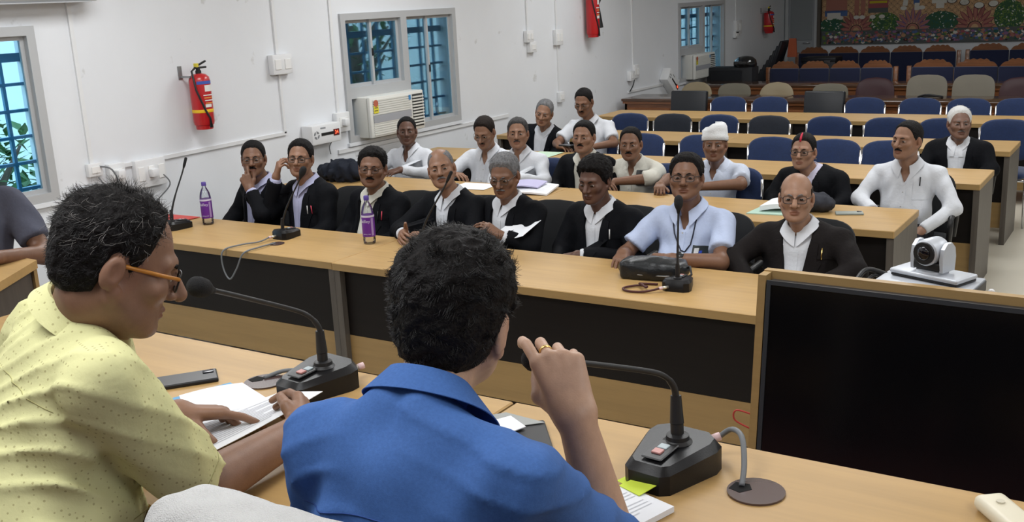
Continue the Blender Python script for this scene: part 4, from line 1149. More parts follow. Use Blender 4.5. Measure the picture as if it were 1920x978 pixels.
    if h.get('hair') != 'none':
        g = 0.0048*max(res, 0.7)
        Vh, Fh = surfnet(lambda P: hair_sdf(P, h), axis(-0.12, 0.12, g), axis(-0.14, 0.16, g), axis(-0.14, 0.18, g))
        if len(Vh): npobj('hair', HW_(Vh), Fh, hairm, root)
        if len(Vh) and strand_n: strands(root, HW_, h, strand_n, lambda P: np.interp(P[:, 2], [-0.05, 0.10], [0.006, 0.006+1.1*h.get('ht', 0.012)]), 0.0005, hairm, seed, up=0.12, wav=0.35, V=Vh)
    if specs: glasses(root, HT, **specs)
    # shirt
    def sleeves(P, inf, kind, d):
        for a in A:
            k = a.get('sleeve', kind)
            if k == 'short':
                dr = nrm(a['e']-a['sh']); cp = a['sh']+(a['e']-a['sh'])*cutp
                e = rc(P, a['sh'], a['e'], 0.060+inf, 0.064+inf)
                e = smax(e, (P-cp) @ dr, 0.004)
            elif k == 'rolled':
                dr = nrm(a['w']-a['e']); cp = a['e']+(a['w']-a['e'])*a.get('roll', 0.18)
                e = smin(arm_up(P, a, 0.056+inf, 0.052+inf), smax(rc(P, a['e'], a['e']+(a['w']-a['e'])*0.3, 0.052+inf, 0.054+inf), (P-cp) @ dr, 0.004), 0.02)
            else:
                dr = nrm(a['w']-a['e']); cp = a['w']-dr*a.get('cuff', 0.012)
                e = smin(arm_up(P, a, 0.055+inf*0.7, 0.046+inf*0.6), smax(rc(P, a['e'], a['w'], 0.045+inf*0.6, 0.036+inf*0.7), (P-cp) @ dr, 0.004), 0.03)
            d = smin(d, e, 0.030)
        return d
    neck_cut = lambda P: rc(P, TW((0, 0.02, 0.50+tall*0.8)), TW((0, -0.03, 0.62+tall*0.8)), 0.050+fat*0.1, 0.060)
    def shirt_f(P):
        d = sleeves(P, 0.002, 'long' if coat else sleeve, torso(P, 0.004))-(folds(P, 0.0055, seed) if not coat else folds(P, 0.0015, seed))
        if fold:
            T = WT(P); g1 = np.sin(34*(T[:, 2]+0.45*T[:, 0])+5*np.sin(8*T[:, 0]+seed)+3*np.sin(11*T[:, 2])); m1 = np.clip(0.5+0.8*fnoise(T, 9.0, seed), 0, 1)
            d = d-fold*(1-np.abs(g1))**2*m1*1.6+fold*0.5*m1
        if collar > 0.1:
            T = WT(P); zt = T[:, 2]-tall*0.8
            d = smax(d, -np.maximum(np.abs(T[:, 0])-np.clip((zt-0.395)*0.42, 0, 0.05), np.maximum(0.395-zt, T[:, 1]+0.02)), 0.004)
        return smax(d, 0.44-P[:, 2], 0.01)
    pl = np.array([p for a in A for p in (a['e']-0.09, a['e']+0.09, a['w']-0.06, a['w']+0.06, a['sh']-0.1, a['sh']+0.1)]+[TW((x*0.26*sw, y*(0.20+fat), z)) for x in (-1, 1) for y in (-1, 1) for z in (-0.08, 0.6)])
    lo2, hi2 = pl.min(0)-0.02, pl.max(0)+0.02; lo2[2] = max(lo2[2], 0.41); hi2[2] = min(hi2[2], max(hc[2]+0.0, pl[:, 2].max()+0.02))
    gs = 0.0105*max(res, 0.6)
    axs = [axis(lo2[d], hi2[d], gs) for d in range(3)]
    Vs, Fs = surfnet(shirt_f, *axs)
    npobj('shirt', Vs, Fs, shirt, root)
    def march(f, x, z, y0=-0.55, off=0.0):
        x = np.asarray(x, float); z = np.asarray(z, float); y = np.full_like(x, y0)
        for _ in range(40): y = y+0.8*np.maximum(f(TW(np.stack([x, y, z], 1))), -0.01)
        return TW(np.stack([x, y-off, z], 1))
    def patch(nm, f, xs, zs, m, off=0.003, par=root):
        """xs, zs: arrays (rows, cols) in torso coords laid on the surface with a little thickness"""
        xs = np.asarray(xs, float); zs = np.asarray(zs, float); r_, c_ = xs.shape
        top = march(f, xs.ravel(), zs.ravel(), off=off).reshape(r_, c_, 3); bot = march(f, xs.ravel(), zs.ravel(), off=-0.002).reshape(r_, c_, 3)
        mb = MB(); mb.grid([[tuple(p) for p in row] for row in top])
        per = [(i, 0) for i in range(r_)]+[(r_-1, j) for j in range(1, c_)]+[(i, c_-1) for i in range(r_-2, -1, -1)]+[(0, j) for j in range(c_-2, 0, -1)]
        a_ = [tuple(top[i, j]) for i, j in per]; b_ = [tuple(bot[i, j]) for i, j in per]
        mb.grid([a_, b_], 0, True)
        return obj(nm, mb, m, par, smooth=True, auto=R(50))
    # collar
    na = nrm(neck1-neck0); tu = B @ V3(0, 0, 1); cn = nrm(0.45*na+0.55*tu); fw_ = B @ V3(0, -1, 0); fw_ = nrm(fw_-cn*(fw_ @ cn)); rt_ = np.cross(fw_, cn)
    cc = neck0+na*0.048; rx, ry = nr+0.006, nr+0.009
    rows = [[], [], [], []]
    for k in range(49):
        ph = (-1+2*k/48)*(math.pi-collar); u = (1-math.cos(ph))/2; en = abs(ph)/(math.pi-collar)
        sx, cy = math.sin(ph), -math.cos(ph)
        zt = 0.026*ch-0.008*u-0.030*u**3; drop = 0.030*ch**0.8+0.044*max(0, (en-0.74)/0.26)**1.4
        def ringp(r_, z): return cc+rt_*sx*(rx+r_)+fw_*(cy*(ry+r_)+0.006*u)+cn*z
        rows[0].append(ringp(-0.004, zt-0.040)); rows[1].append(ringp(-0.002, zt-0.002)); rows[2].append(ringp(0.003, zt)); rows[3].append(ringp(0.020*ch+0.030*u, zt-drop))
    mb = MB(); mb.grid([[tuple(p) for p in r_] for r_ in rows])
    co = obj('collar', mb, shirt, root, auto=R(45))
    md = co.modifiers.new('thickness', 'SOLIDIFY'); md.thickness = 0.0015; md.offset = 0
    gf = shirt_f
    # button placket
    zz = np.linspace(0.06, 0.40+tall*0.7, 22)
    patch('placket', shirt_f, np.stack([np.full(22, -0.016), np.full(22, 0.0), np.full(22, 0.016)], 1), np.stack([zz]*3, 1), shirt, 0.0022)
    if not coat:
        for k in range(4):
            p = march(shirt_f, [0.0], [0.12+0.085*k], off=0.004)[0]
            obj('button', MB().lathe([(0.0052, 0.0), (0.0052, 0.0025)], 10, 0, Matrix.Translation(Vector(p)), axis='y'), mat('button_pearl', (0.55, 0.55, 0.55), 0.3), root)
        if pocket:
            xs, zs = np.meshgrid(np.linspace(0.055, 0.145, 9)*sw, np.linspace(0.245, 0.355, 9)); patch('pocket', shirt_f, xs, zs, shirt, 0.0028)
    else:
        def vw_f(z): return np.clip((z-vz)/(0.47-vz), 0, 1.2)**0.7*vw
        def coat_f(P):
            d = sleeves(P, 0.016, 'coat', torso(P, 0.016))-folds(P, 0.0034, seed+2)
            T = WT(P)
            wd = np.maximum(np.abs(T[:, 0])-vw_f(T[:, 2]-tall*0.7), np.maximum(vz-T[:, 2], T[:, 1]-0.03))
            d = smax(d, -wd, 0.006)
            nk = rc(P, TW((0, 0.02, 0.49+tall*0.8)), TW((0, 0.0, 0.66+tall*0.8)), 0.067+fat*0.1, 0.068)
            d = smax(d, -nk, 0.008)
            return smax(d, 0.42-P[:, 2], 0.01)
        for a in A: a['cuff'] = a.get('ccuff', 0.03)
        Vc, Fc = surfnet(coat_f, *axs)
        npobj('coat', Vc, Fc, coat, root)
        for sx in (-1, 1):
            z = np.linspace(vz+0.01, 0.455, 26); t_ = (z-z[0])/(z[-1]-z[0])
            lw = np.where(t_ < 0.70, 0.012+0.062*(t_/0.70)**0.9, 0.050-0.012*(t_-0.7)/0.3)
            xi = np.clip((z-vz)/(0.47-vz), 0, 1.2)**0.7*vw+0.004
            xs = np.stack([sx*(xi+lw*q) for q in (0, 0.33, 0.66, 1.0)], 1); zs = np.stack([z+tall*0.7-0.012*q*(t_ > 0.3) for q in (0, 0.33, 0.66, 1.0)], 1)
            patch('lapel', coat_f, xs, zs, coat, 0.006)
        xs, zs = np.meshgrid(np.linspace(0.085, 0.155, 8)*sw, np.linspace(0.300, 0.318, 3)); patch('breast_pocket', coat_f, xs, zs, coat, 0.003)
        gf = coat_f
        if bands:
            for sx in (-1, 1):
                xs, zs = np.meshgrid(np.linspace(0.003, 0.032, 4)*sx, np.linspace(0.30, 0.415, 10)); xs = xs+sx*(0.42-zs)*0.12
                patch('neck_band', shirt_f, xs, zs, WHT, 0.006)
    for i, (px, pm) in enumerate(pens):
        z0 = 0.30 if coat else 0.33
        p = march(gf, [px*sw]*2, [z0, z0+0.055], off=0.006)
        obj('pen', MB().tube([Vector(p[0]), Vector(p[1])], 0.0035, 8), pm, root, smooth=True)
    # trousers and shoes
    if legs:
        def leg_f(P):
            d = el(P, (0, 0.02, 0.51), (0.175, 0.15, 0.10))
            for sx in (-1, 1):
                d = smin(d, rc(P, (sx*0.09, 0.0, 0.51), (sx*0.12, -0.40, 0.51), 0.083, 0.064), 0.04)
                d = smin(d, rc(P, (sx*0.12, -0.40, 0.51), (sx*0.12, -0.36, 0.09), 0.062, 0.048), 0.03)
            return d-folds(P, 0.003, seed)
        Vl, Fl = surfnet(leg_f, axis(-0.24, 0.24, 0.018), axis(-0.52, 0.2, 0.018), axis(0.03, 0.63, 0.018))
        npobj('trousers', Vl, Fl, NVY, root)
        for sx in (-1, 1):
            Vl, Fl = surfnet(lambda P: smax(smin(rc(P, (sx*0.12, -0.36, 0.05), (sx*0.13, -0.53, 0.035), 0.042, 0.034), rc(P, (sx*0.12, -0.35, 0.05), (sx*0.12, -0.36, 0.10), 0.042, 0.04), 0.02), 0.002-P[:, 2], 0.004), axis(sx*0.12-0.08, sx*0.12+0.08, 0.014), axis(-0.62, -0.28, 0.014), axis(-0.02, 0.16, 0.014))
            npobj('shoe', Vl, Fl, BLACKP, root)
    ctx = dict(root=root, TW=TW, HT=HT, HW=HW_, A=A, march=march, patch=patch, gf=gf, shirt_f=shirt_f, hc=hc, WH=WH)
    if extras: extras(ctx)
    return ctx
def wrist_watch(ctx, s_, strap, dial, t=0.10):
    a = [q for q in ctx['A'] if q['s'] == s_][0]
    dr = nrm(a['w']-a['e']); c = a['w']-dr*0.035; up = nrm(np.asarray(a['n'], float)-dr*(np.asarray(a['n'], float) @ dr)); sd = np.cross(dr, up)
    M = Matrix(np.stack([sd, dr, up], 1).tolist()).to_4x4(); M.translation = Vector(c)
    o = obj('watch', MB().lathe([(0.033, -0.009), (0.0345, -0.008), (0.0345, 0.008), (0.033, 0.009)], 20, 0, M, axis='y'), strap, ctx['root'], auto=A40)
    obj('watch_dial', MB().lathe([(0.019, 0.030), (0.019, 0.038), (0.016, 0.040)], 16, 0, M), dial, o, auto=A40)
# ------------------------------------------------------------------ things on the tables
def bottle(label, x, y, z, rz):
    t = thing('water_bottle', label, 'bottle', (x, y, z), rz, 'purple labelled water bottles')
    prof = [(0.030, 0.0), (0.036, 0.006), (0.037, 0.03), (0.035, 0.036), (0.037, 0.042), (0.037, 0.165), (0.036, 0.185), (0.030, 0.215), (0.018, 0.24), (0.0125, 0.25), (0.0125, 0.262)]
    obj('bottle_body', MB().lathe(prof, 24), glass_mat('clear_bottle', (0.93, 0.95, 0.96), 0.12, 0.05), t, auto=A40)
    obj('cap', MB().lathe([(0.0155, 0.258), (0.0158, 0.262), (0.0155, 0.280), (0.013, 0.283)], 20), mat('cap_purple', (0.085, 0.05, 0.28), 0.4), t, auto=A40)
    lb = obj('label', MB().lathe([(0.0376, 0.045), (0.0378, 0.046), (0.0378, 0.172), (0.0376, 0.173)], 32), mat('label_purple', (0.125, 0.022, 0.26), 0.35), t, auto=A40)
    obj('label_band', MB().lathe([(0.0379, 0.160), (0.0381, 0.161), (0.0381, 0.171), (0.0379, 0.172)], 32), mat('label_pale', (0.62, 0.58, 0.72), 0.4), lb, auto=A40)
    def wrap(tm, a0, z0):
        tm.v = [((0.0384+p[2])*math.cos(a0+p[0]/0.0384), (0.0384+p[2])*math.sin(a0+p[0]/0.0384), z0+p[1]) for p in tm.v]; return tm
    obj('lettering', wrap(text_mesh('Bailley', 0.026), -2.15, 0.137), mat('label_pale', (0.62, 0.58, 0.72), 0.4), lb)
    G = [[(0.0381*math.cos(a), 0.0381*math.sin(a), z) for a in np.linspace(-1.15, -0.75, 6)] for z in (0.052, 0.155)]
    obj('label_panel', MB().grid(G), mat('label_lilac', (0.36, 0.25, 0.50), 0.4), lb)
    obj('small_print', wrap(text_mesh('drinking water', 0.008), -1.9, 0.062), mat('label_pale', (0.62, 0.58, 0.72), 0.4), lb)
    return t
bottle('purple labelled water bottle beside the man resting his chin on his hand', -5.33, 4.50, 0.76, 0.9)
bottle('purple labelled water bottle in front of the moustached man in spectacles', -3.905, 4.46, 0.76, 0.72)

FOAM = mat('foam_windscreen', (0.012, 0.012, 0.013), 0.95, bump=0.5, bscale=500)
RUB = mat('rubber_neck', (0.016, 0.016, 0.017), 0.5)
LCD = mat('switch_glow', (0.35, 0.42, 0.45), 0.4); RSW = mat('switch_red', (0.50, 0.22, 0.20), 0.4)
def bez(a, b, c, d, n=14):
    a, b, c, d = map(Vector, (a, b, c, d))
    return [a*(1-t)**3+b*3*t*(1-t)**2+c*3*t*t*(1-t)+d*t**3 for t in [i/n for i in range(n+1)]]
def mic(label, loc, rz, neck, scale=1.0, head=None, detail=True):
    """desk microphone; the wide end of the base (with the neck) at +y, the user's end at -y. neck: world points from the socket to the head"""
    t = thing('desk_microphone', label, 'microphone', loc, rz, 'gooseneck desk microphones')
    s = scale
    out = [(-0.044, -0.078), (-0.030, -0.090), (0.030, -0.090), (0.044, -0.078), (0.072, 0.035), (0.068, 0.060), (0.045, 0.078), (-0.045, 0.078), (-0.068, 0.060), (-0.072, 0.035)]
    bm = bmesh.new()
    lo = [bm.verts.new((a*s, b*s, 0.0)) for a, b in out]
    mid = [bm.verts.new((a*s, b*s, (0.034+0.010*(b+0.1)/0.19)*s)) for a, b in out]
    hi = [bm.verts.new((a*s*0.84, b*s*0.86+0.002*s, (0.046+0.014*(b+0.1)/0.19)*s)) for a, b in out]
    n = len(out)
    for A_, B_ in ((lo, mid), (mid, hi)):
        for i in range(n): bm.faces.new((A_[i], A_[(i+1) % n], B_[(i+1) % n], B_[i]))
    bm.faces.new(lo[::-1]); bm.faces.new(hi)
    bmesh.ops.bevel(bm, geom=[e for e in bm.edges if len(e.link_faces) == 2 and e.calc_face_angle(0) > 0.3], offset=0.0065*s, segments=3, affect='EDGES', clamp_overlap=True)
    mb = MB(); mb.bm(bm)
    obj('base', mb, BLACKS, t, auto=R(35))
    Mt = Matrix.Translation((0, -0.032*s, 0.0535*s)) @ Matrix.Rotation(R(4), 4, 'X')
    p = obj('switch_plate', MB().rbox(-0.020*s, -0.034*s, -0.001, 0.020*s, 0.034*s, 0.003, 0.002, 1, 0, Mt), BLACKP, t)
    obj('switch', MB().rbox(-0.009*s, -0.018*s, 0.002, 0.009*s, -0.002*s, 0.0065, 0.001, 1, 0, Mt), RSW, p)
    obj('switch', MB().rbox(-0.009*s, 0.002*s, 0.002, 0.009*s, 0.018*s, 0.0055, 0.001, 1, 0, Mt), LCD, p)
    inv = (Matrix.Translation(Vector(loc)) @ Matrix.Rotation(rz, 4, 'Z')).inverted()
    N = [inv @ Vector(q) for q in neck]
    b0 = N[0]
    obj('neck_socket', MB().lathe([(0.027*s, -0.012*s), (0.027*s, 0.004*s), (0.021*s, 0.009*s), (0.020*s, 0.016*s), (0.013*s, 0.018*s)], 20, 0, Matrix.Translation(b0)), BLACKP, t, auto=A40)
    k = 0
    dirn = (N[1]-N[0]).normalized()
    q0 = N[0]; L0 = 0.085*s
    obj('connector', MB().tube([q0, q0+dirn*0.035*s, q0+dirn*0.036*s, q0+dirn*L0], [0.0115*s, 0.0115*s, 0.0125*s, 0.0095*s], 14), BLACKP, t, auto=A40)
    obj('gooseneck', MB().tube(N, [0.0062*s]*(len(N)//2)+[0.0050*s]*(len(N)-len(N)//2), 10), RUB, t, smooth=True)
    d = (N[-1]-N[-2]).normalized()
    rq = d.to_track_quat('Z', 'Y').to_matrix().to_4x4(); rq.translation = N[-1]
    if head == 'thin':
        obj('microphone_head', MB().lathe([(0.0055, -0.02), (0.009, 0.0), (0.0095, 0.045), (0.007, 0.05), (0.001, 0.052)], 12, 0, rq), FOAM, t, smooth=True)
    else:
        obj('microphone_head', MB().lathe([(0.006, -0.045), (0.010, -0.028), (0.0150, -0.018), (0.0195, -0.006), (0.0208, 0.010), (0.0195, 0.024), (0.014, 0.034), (0.006, 0.039), (0.001, 0.040)], 18, 0, rq), FOAM, t, smooth=True)
    # plug at the back
    return t
def jack(label, a, b, loop=None):
    t = thing('cable_plug', label, 'plug', a)
    d = Vector(b)-Vector(a)
    obj('sleeve', MB().tube([(0, 0, 0), d*0.7], 0.0075, 10), mat('plug_steel', (0.6, 0.58, 0.5), 0.3, 0.8), t, smooth=True)
    obj('strain_relief', MB().tube([d*0.68, d], 0.0085, 10), mat('plug_pink', (0.70, 0.50, 0.50), 0.5), t, smooth=True)
# head table microphones
def smooth_path(pts, n=5):
    q = [Vector(p) for p in pts]; out = []
    for i in range(len(q)-1):
        p0, p1, p2, p3 = q[max(i-1, 0)], q[i], q[i+1], q[min(i+2, len(q)-1)]
        for k in range(n):
            t = k/n
            out.append(0.5*((2*p1)+(p2-p0)*t+(2*p0-5*p1+4*p2-p3)*t*t+(3*p1-p0-3*p2+p3)*t**3))
    return out+[q[-1]]
n1 = smooth_path([(-1.658, 1.690, 1.265), (-1.660, 1.692, 1.31), (-1.660, 1.695, 1.345), (-1.662, 1.688, 1.372), (-1.668, 1.668, 1.400), (-1.672, 1.625, 1.427), (-1.614, 1.422, 1.520), (-1.572, 1.292, 1.578)])
mic('black gooseneck microphone at the face of the man in yellow', (-1.672, 1.680, HZ), R(-6), n1, 1.08)
n2 = smooth_path([(-0.737, 1.668, 1.265), (-0.741, 1.674, 1.31), (-0.744, 1.678, 1.352), (-0.747, 1.672, 1.378), (-0.755, 1.650, 1.403), (-0.769, 1.600, 1.428), (-0.814, 1.454, 1.484), (-0.842, 1.362, 1.516)])
mic('black gooseneck microphone held by the man in blue', (-0.745, 1.652, HZ), R(-6), n2, 1.08)
jack('steel plug behind the microphone near the man in yellow', (-1.645, 1.752, HZ+0.025), (-1.622, 1.792, HZ+0.034))
jack('steel plug behind the microphone held by the man in blue', (-0.728, 1.735, HZ+0.025), (-0.690, 1.765, HZ+0.040))
# cable grommets let into the head table
def grommet(label, x, y, z, r=0.05):
    t = thing('cable_grommet', label, 'grommet', (x, y, z), 0, 'cable grommets')
    pts = [(r*math.cos(a), r*math.sin(a)) for a in np.linspace(0, 2*math.pi, 28, endpoint=False)]
    obj('cover', MB().prism(pts, 0.0, 0.004), mat('grommet_brown', (0.075, 0.045, 0.042), 0.22, coat=0.4), t)
    obj('slot', MB().prism([(-r*0.9, -r*0.25), (-r*0.45, -r*0.40), (-r*0.15, 0.0), (-r*0.35, r*0.35), (-r*0.85, r*0.3)], 0.0035, 0.0046), mat('slot_black', (0.002, 0.002, 0.002), 0.9), t)
    return t
grommet('brown cable grommet beside the microphone held by the man in blue', -0.575, 1.645, HZ, 0.052)
grommet('brown cable grommet beside the microphone near the man in yellow', -1.832, 1.660, HZ, 0.05)
grommet('brown cable grommet on the front desk near its edge', -4.44, 4.24, 0.76, 0.045)
wire('dark cable arching from the microphone plug into the round grommet', [(-0.690, 1.765, HZ+0.040), (-0.665, 1.762, HZ+0.060), (-0.635, 1.735, HZ+0.060), (-0.612, 1.685, HZ+0.030), (-0.603, 1.648, HZ+0.006)], 0.0055, GREYW)
wire('short dark cable from the grommet to the microphone near the man in yellow', [(-1.845, 1.672, HZ+0.006), (-1.825, 1.715, HZ+0.012), (-1.785, 1.735, HZ+0.014), (-1.745, 1.735, HZ+0.012)], 0.0055, GREYW)
# front desk microphones
def straight(loc, top, n=12, bow=(0, 0, 0)):
    a, b = Vector(loc)+Vector((0, 0, 0.045)), Vector(top)
    return bez(a, a+Vector((0, 0, (b.z-a.z)*0.35)), b-(b-a)*0.3+Vector(bow), b, n)
mic('tall thin microphone on the front desk corner by the wall', (-5.43, 4.33, 0.76), R(160), straight((-5.43, 4.29, 0.76), (-5.398, 4.42, 1.165)), 1.0, 'thin')
mic('gooseneck microphone before the man touching his spectacles', (-4.515, 4.40, 0.76), R(175), straight((-4.515, 4.37, 0.76), (-4.352, 4.42, 1.165)), 0.95)
mic('thin gooseneck microphone before the bald man with open coat', (-3.47, 4.42, 0.76), R(175), straight((-3.47, 4.39, 0.76), (-3.285, 4.43, 1.175)), 1.0, 'thin')
mic('gooseneck microphone before the man in the pale blue shirt', (-1.872, 4.275, 0.76), R(185), straight((-1.868, 4.245, 0.76), (-1.862, 4.25, 1.165)), 0.95)
jack('steel plug on the front desk microphone behind the loose cable loop', (-4.53, 4.325, 0.782), (-4.545, 4.28, 0.782))
jack('steel plug on the front desk microphone beside the black bag', (-1.895, 4.20, 0.782), (-1.925, 4.165, 0.780))
wire('dark cable loop hanging over the front desk edge', [(-4.545, 4.28, 0.782), (-4.55, 4.20, 0.772), (-4.60, 4.10, 0.772), (-4.64, 4.00, 0.755), (-4.645, 3.99, 0.66), (-4.60, 3.99, 0.59), (-4.53, 3.99, 0.66), (-4.47, 4.00, 0.755), (-4.44, 4.10, 0.772), (-4.45, 4.235, 0.766)], 0.005, GREYW)
wire('red and black cable loops beside the front desk microphone', [(-1.925, 4.165, 0.780), (-1.985, 4.13, 0.768), (-2.06, 4.115, 0.767), (-2.10, 4.15, 0.768), (-2.06, 4.21, 0.769), (-2.00, 4.19, 0.776), (-1.985, 4.15, 0.784), (-2.02, 4.18, 0.787), (-2.06, 4.25, 0.768), (-1.98, 4.27, 0.768)], 0.0055, mat('cable_red_black', (0.06, 0.012, 0.012), 0.5))

# phones
def phone(label, loc, rz, l, w, body, screen, bump=True):
    t = thing('mobile_phone', label, 'phone', loc, rz)
    obj('body', MB().rbox(-l/2, -w/2, 0, l/2, w/2, 0.0105, 0.0035, 3), body, t, auto=A40)
    obj('back_glass', MB().rbox(-l/2+0.003, -w/2+0.003, 0.0100, l/2-0.003, w/2-0.003, 0.0110, 0.0004, 1), screen, t)
    if bump: obj('camera_bump', MB().rbox(l/2-0.035, w/2-0.032, 0.0108, l/2-0.008, w/2-0.008, 0.0130, 0.001, 2), mat('lens_glass_dark', (0.01, 0.012, 0.02), 0.1), t, auto=A40)
phone('black mobile phone lying beside the blue folder', (-2.025, 1.572, HZ), R(52), 0.165, 0.080, BLACKP, mat('phone_black', (0.010, 0.010, 0.012), 0.3, coat=0.2))
phone('grey mobile phone lying on the second row desk', (-1.59, 6.145, 0.76), R(20), 0.160, 0.078, mat('phone_grey', (0.24, 0.27, 0.25), 0.4), mat('phone_grey_back', (0.27, 0.30, 0.27), 0.35))

# papers
def sheet(name, label, cat, corners, m=PAPER, n=8, bend=0.0, th=0.0012, group=None, lines=0):
    """four corners (world) around; a thin sheet with a slight bend"""
    a, b, c, d = [Vector(p) for p in corners]; o0 = a.copy()
    G = []; H = []
    for i in range(n+1):
        u = i/n; row = []
        for j in range(n+1):
            v = j/n; p = (a*(1-u)+b*u)*(1-v)+(d*(1-u)+c*u)*v-o0
            p.z += bend*math.sin(math.pi*u); row.append(p)
        G.append(row); H.append([p-Vector((0, 0, th)) for p in row])
    mb = MB(); mb.grid(G); mb.grid(H)
    per = [(i, 0) for i in range(n+1)]+[(n, j) for j in range(1, n+1)]+[(i, n) for i in range(n-1, -1, -1)]+[(0, j) for j in range(n-1, 0, -1)]
    mb.grid([[G[i][j] for i, j in per], [H[i][j] for i, j in per]], 0, True)
    o = obj(name, mb, m, None, loc=o0)
    for k in range(lines):
        v0 = 0.14+0.72*k/lines; row = []
        for i in range(n+1):
            u = 0.12+(0.76 if k % 4 else 0.5)*i/n
            pp = []
            for v in (v0, v0+0.018):
                p = (a*(1-u)+b*u)*(1-v)+(d*(1-u)+c*u)*v-o0; p.z += bend*math.sin(math.pi*u)+0.0006; pp.append(p)
            row.append(pp)
        obj('printed_line', MB().grid(row), mat('faint_print', (0.55, 0.56, 0.60), 0.8), o)
    return tag(o, label, cat, group)
FOLD = mat('folder_blue', (0.10, 0.32, 0.55), 0.5)
sheet('folder', 'light blue folder lying under the papers of the man in yellow', 'folder', [(-1.955, 1.475, HZ+0.004), (-1.905, 1.615, HZ+0.004), (-1.66, 1.545, HZ+0.004), (-1.72, 1.33, HZ+0.004)], FOLD, th=0.003)
sheet('paper_booklet', 'stapled white booklet lying on the blue folder', 'papers', [(-1.930, 1.480, HZ+0.014), (-1.850, 1.605, HZ+0.016), (-1.690, 1.545, HZ+0.018), (-1.760, 1.370, HZ+0.016)], PAPER, bend=0.004, th=0.010)
sheet('paper_sheet', 'printed white sheet held up by the man in yellow', 'papers', [(-1.615, 1.262, HZ+0.008), (-1.540, 1.560, HZ+0.062), (-1.690, 1.575, HZ+0.030), (-1.790, 1.330, HZ+0.012)], PAPER, bend=-0.004, n=10, th=0.0012, lines=14)
sheet('red_tab', 'small red tab sticking out beside the booklet', 'page marker', [(-1.68, 1.555, HZ+0.0065), (-1.655, 1.575, HZ+0.0065), (-1.635, 1.560, HZ+0.0065), (-1.66, 1.54, HZ+0.0065)], mat('tab_red', (0.55, 0.10, 0.12), 0.6), n=2)
sheet('paper_note', 'white folded paper under the collar of the man in blue', 'papers', [(-1.20, 1.62, HZ+0.016), (-1.145, 1.715, HZ+0.018), (-1.085, 1.680, HZ+0.018), (-1.12, 1.59, HZ+0.016)], PAPER, th=0.002)
t = thing('tablet_computer', 'dark closed tablet lying by the man in blue', 'tablet', (-1.10, 1.618, HZ), R(38))
obj('body', MB().rbox(-0.125, -0.085, 0, 0.095, 0.085, 0.010, 0.004, 3), mat('tablet_dark', (0.018, 0.018, 0.020), 0.4), t, auto=A40)
obj('back_cover', MB().rbox(-0.122, -0.082, 0.0098, 0.092, 0.082, 0.0108, 0.0004, 1), mat('tablet_cover', (0.022, 0.021, 0.022), 0.5), t)
sheet('clear_sleeve', 'grey plastic sleeve edge under the white folded paper', 'plastic sleeve', [(-1.215, 1.68, HZ+0.0135), (-1.17, 1.735, HZ+0.0135), (-1.065, 1.725, HZ+0.0135), (-1.15, 1.64, HZ+0.0135)], mat('grey_plastic', (0.28, 0.29, 0.28), 0.3), th=0.001)
STK = mat('sticky_yellow', (0.58, 0.72, 0.06), 0.7)
sheet('paper_pile', 'white papers with handwriting under the sticky notes', 'papers', [(-0.855, 1.40, HZ+0.012), (-0.790, 1.545, HZ+0.012), (-0.675, 1.510, HZ+0.012), (-0.72, 1.36, HZ+0.012)], PAPER, th=0.011, lines=9)
sheet('sticky_note', 'lime yellow sticky note, lower of the two beside the microphone', 'sticky note', [(-0.795, 1.535, HZ+0.014), (-0.772, 1.578, HZ+0.020), (-0.725, 1.560, HZ+0.022), (-0.745, 1.515, HZ+0.014)], STK, n=3, group='sticky notes')
sheet('sticky_note', 'lime yellow sticky note peeking out behind the forearm of the man in blue', 'sticky note', [(-0.815, 1.565, HZ+0.006), (-0.800, 1.592, HZ+0.010), (-0.775, 1.585, HZ+0.010), (-0.79, 1.555, HZ+0.006)], STK, n=3, group='sticky notes')
t = thing('remote_control', 'cream remote control at the corner of the head table', 'remote control', (-0.165, 1.715, HZ), R(38))
Vr, Fr = None, None
obj('body', MB().rbox(-0.028, -0.10, 0, 0.028, 0.075, 0.028, 0.012, 4), mat('cream_plastic', (0.72, 0.67, 0.52), 0.4), t, auto=A40)
obj('button', MB().lathe([(0.007, 0.027), (0.007, 0.031)], 14, 0, Matrix.Translation((0, 0.035, 0))), mat('cream_button', (0.62, 0.58, 0.46), 0.4), t, auto=A40)
obj('infrared_window', MB().rbox(-0.012, 0.073, 0.008, 0.012, 0.0765, 0.018, 0.001, 1), BLACKP, t)

# front and second row clutter
sheet('red_folder', 'red folder lying on the front desk corner by the wall', 'folder', [(-5.93, 4.40, 0.765), (-5.86, 4.62, 0.768), (-5.56, 4.63, 0.768), (-5.62, 4.38, 0.765)], mat('folder_red', (0.55, 0.06, 0.05), 0.5), th=0.004)
t = thing('leather_bag', 'black leather zip pouch lying on the front desk', 'bag', (-2.06, 4.40, 0.76), R(8))
def bag_f(P):
    d = el(P, (0, 0, 0.045), (0.18, 0.085, 0.06))
    q = np.abs(P-V3(0, 0, 0.042))-V3(0.135, 0.05, 0.022)
    b = np.sqrt((np.maximum(q, 0)**2).sum(1))+np.minimum(q.max(1), 0)-0.022
    return smin(d, b, 0.02)-folds(P, 0.0022, 3, 1.6)
Vr, Fr = surfnet(bag_f, axis(-0.2, 0.2, 0.008), axis(-0.12, 0.12, 0.008), axis(-0.03, 0.13, 0.008))
Vr[:, 2] = np.maximum(Vr[:, 2], 0.0)
npobj('pouch', Vr, Fr, mat('bag_leather', (0.012, 0.014, 0.016), 0.32, bump=0.15, bscale=120), t)
obj('zip', MB().tube([(-0.155, -0.055, 0.035), (-0.05, -0.078, 0.030), (0.08, -0.078, 0.030), (0.155, -0.055, 0.038)], 0.0035, 6), mat('zip_steel', (0.30, 0.31, 0.32), 0.4, 0.6), t, smooth=True)
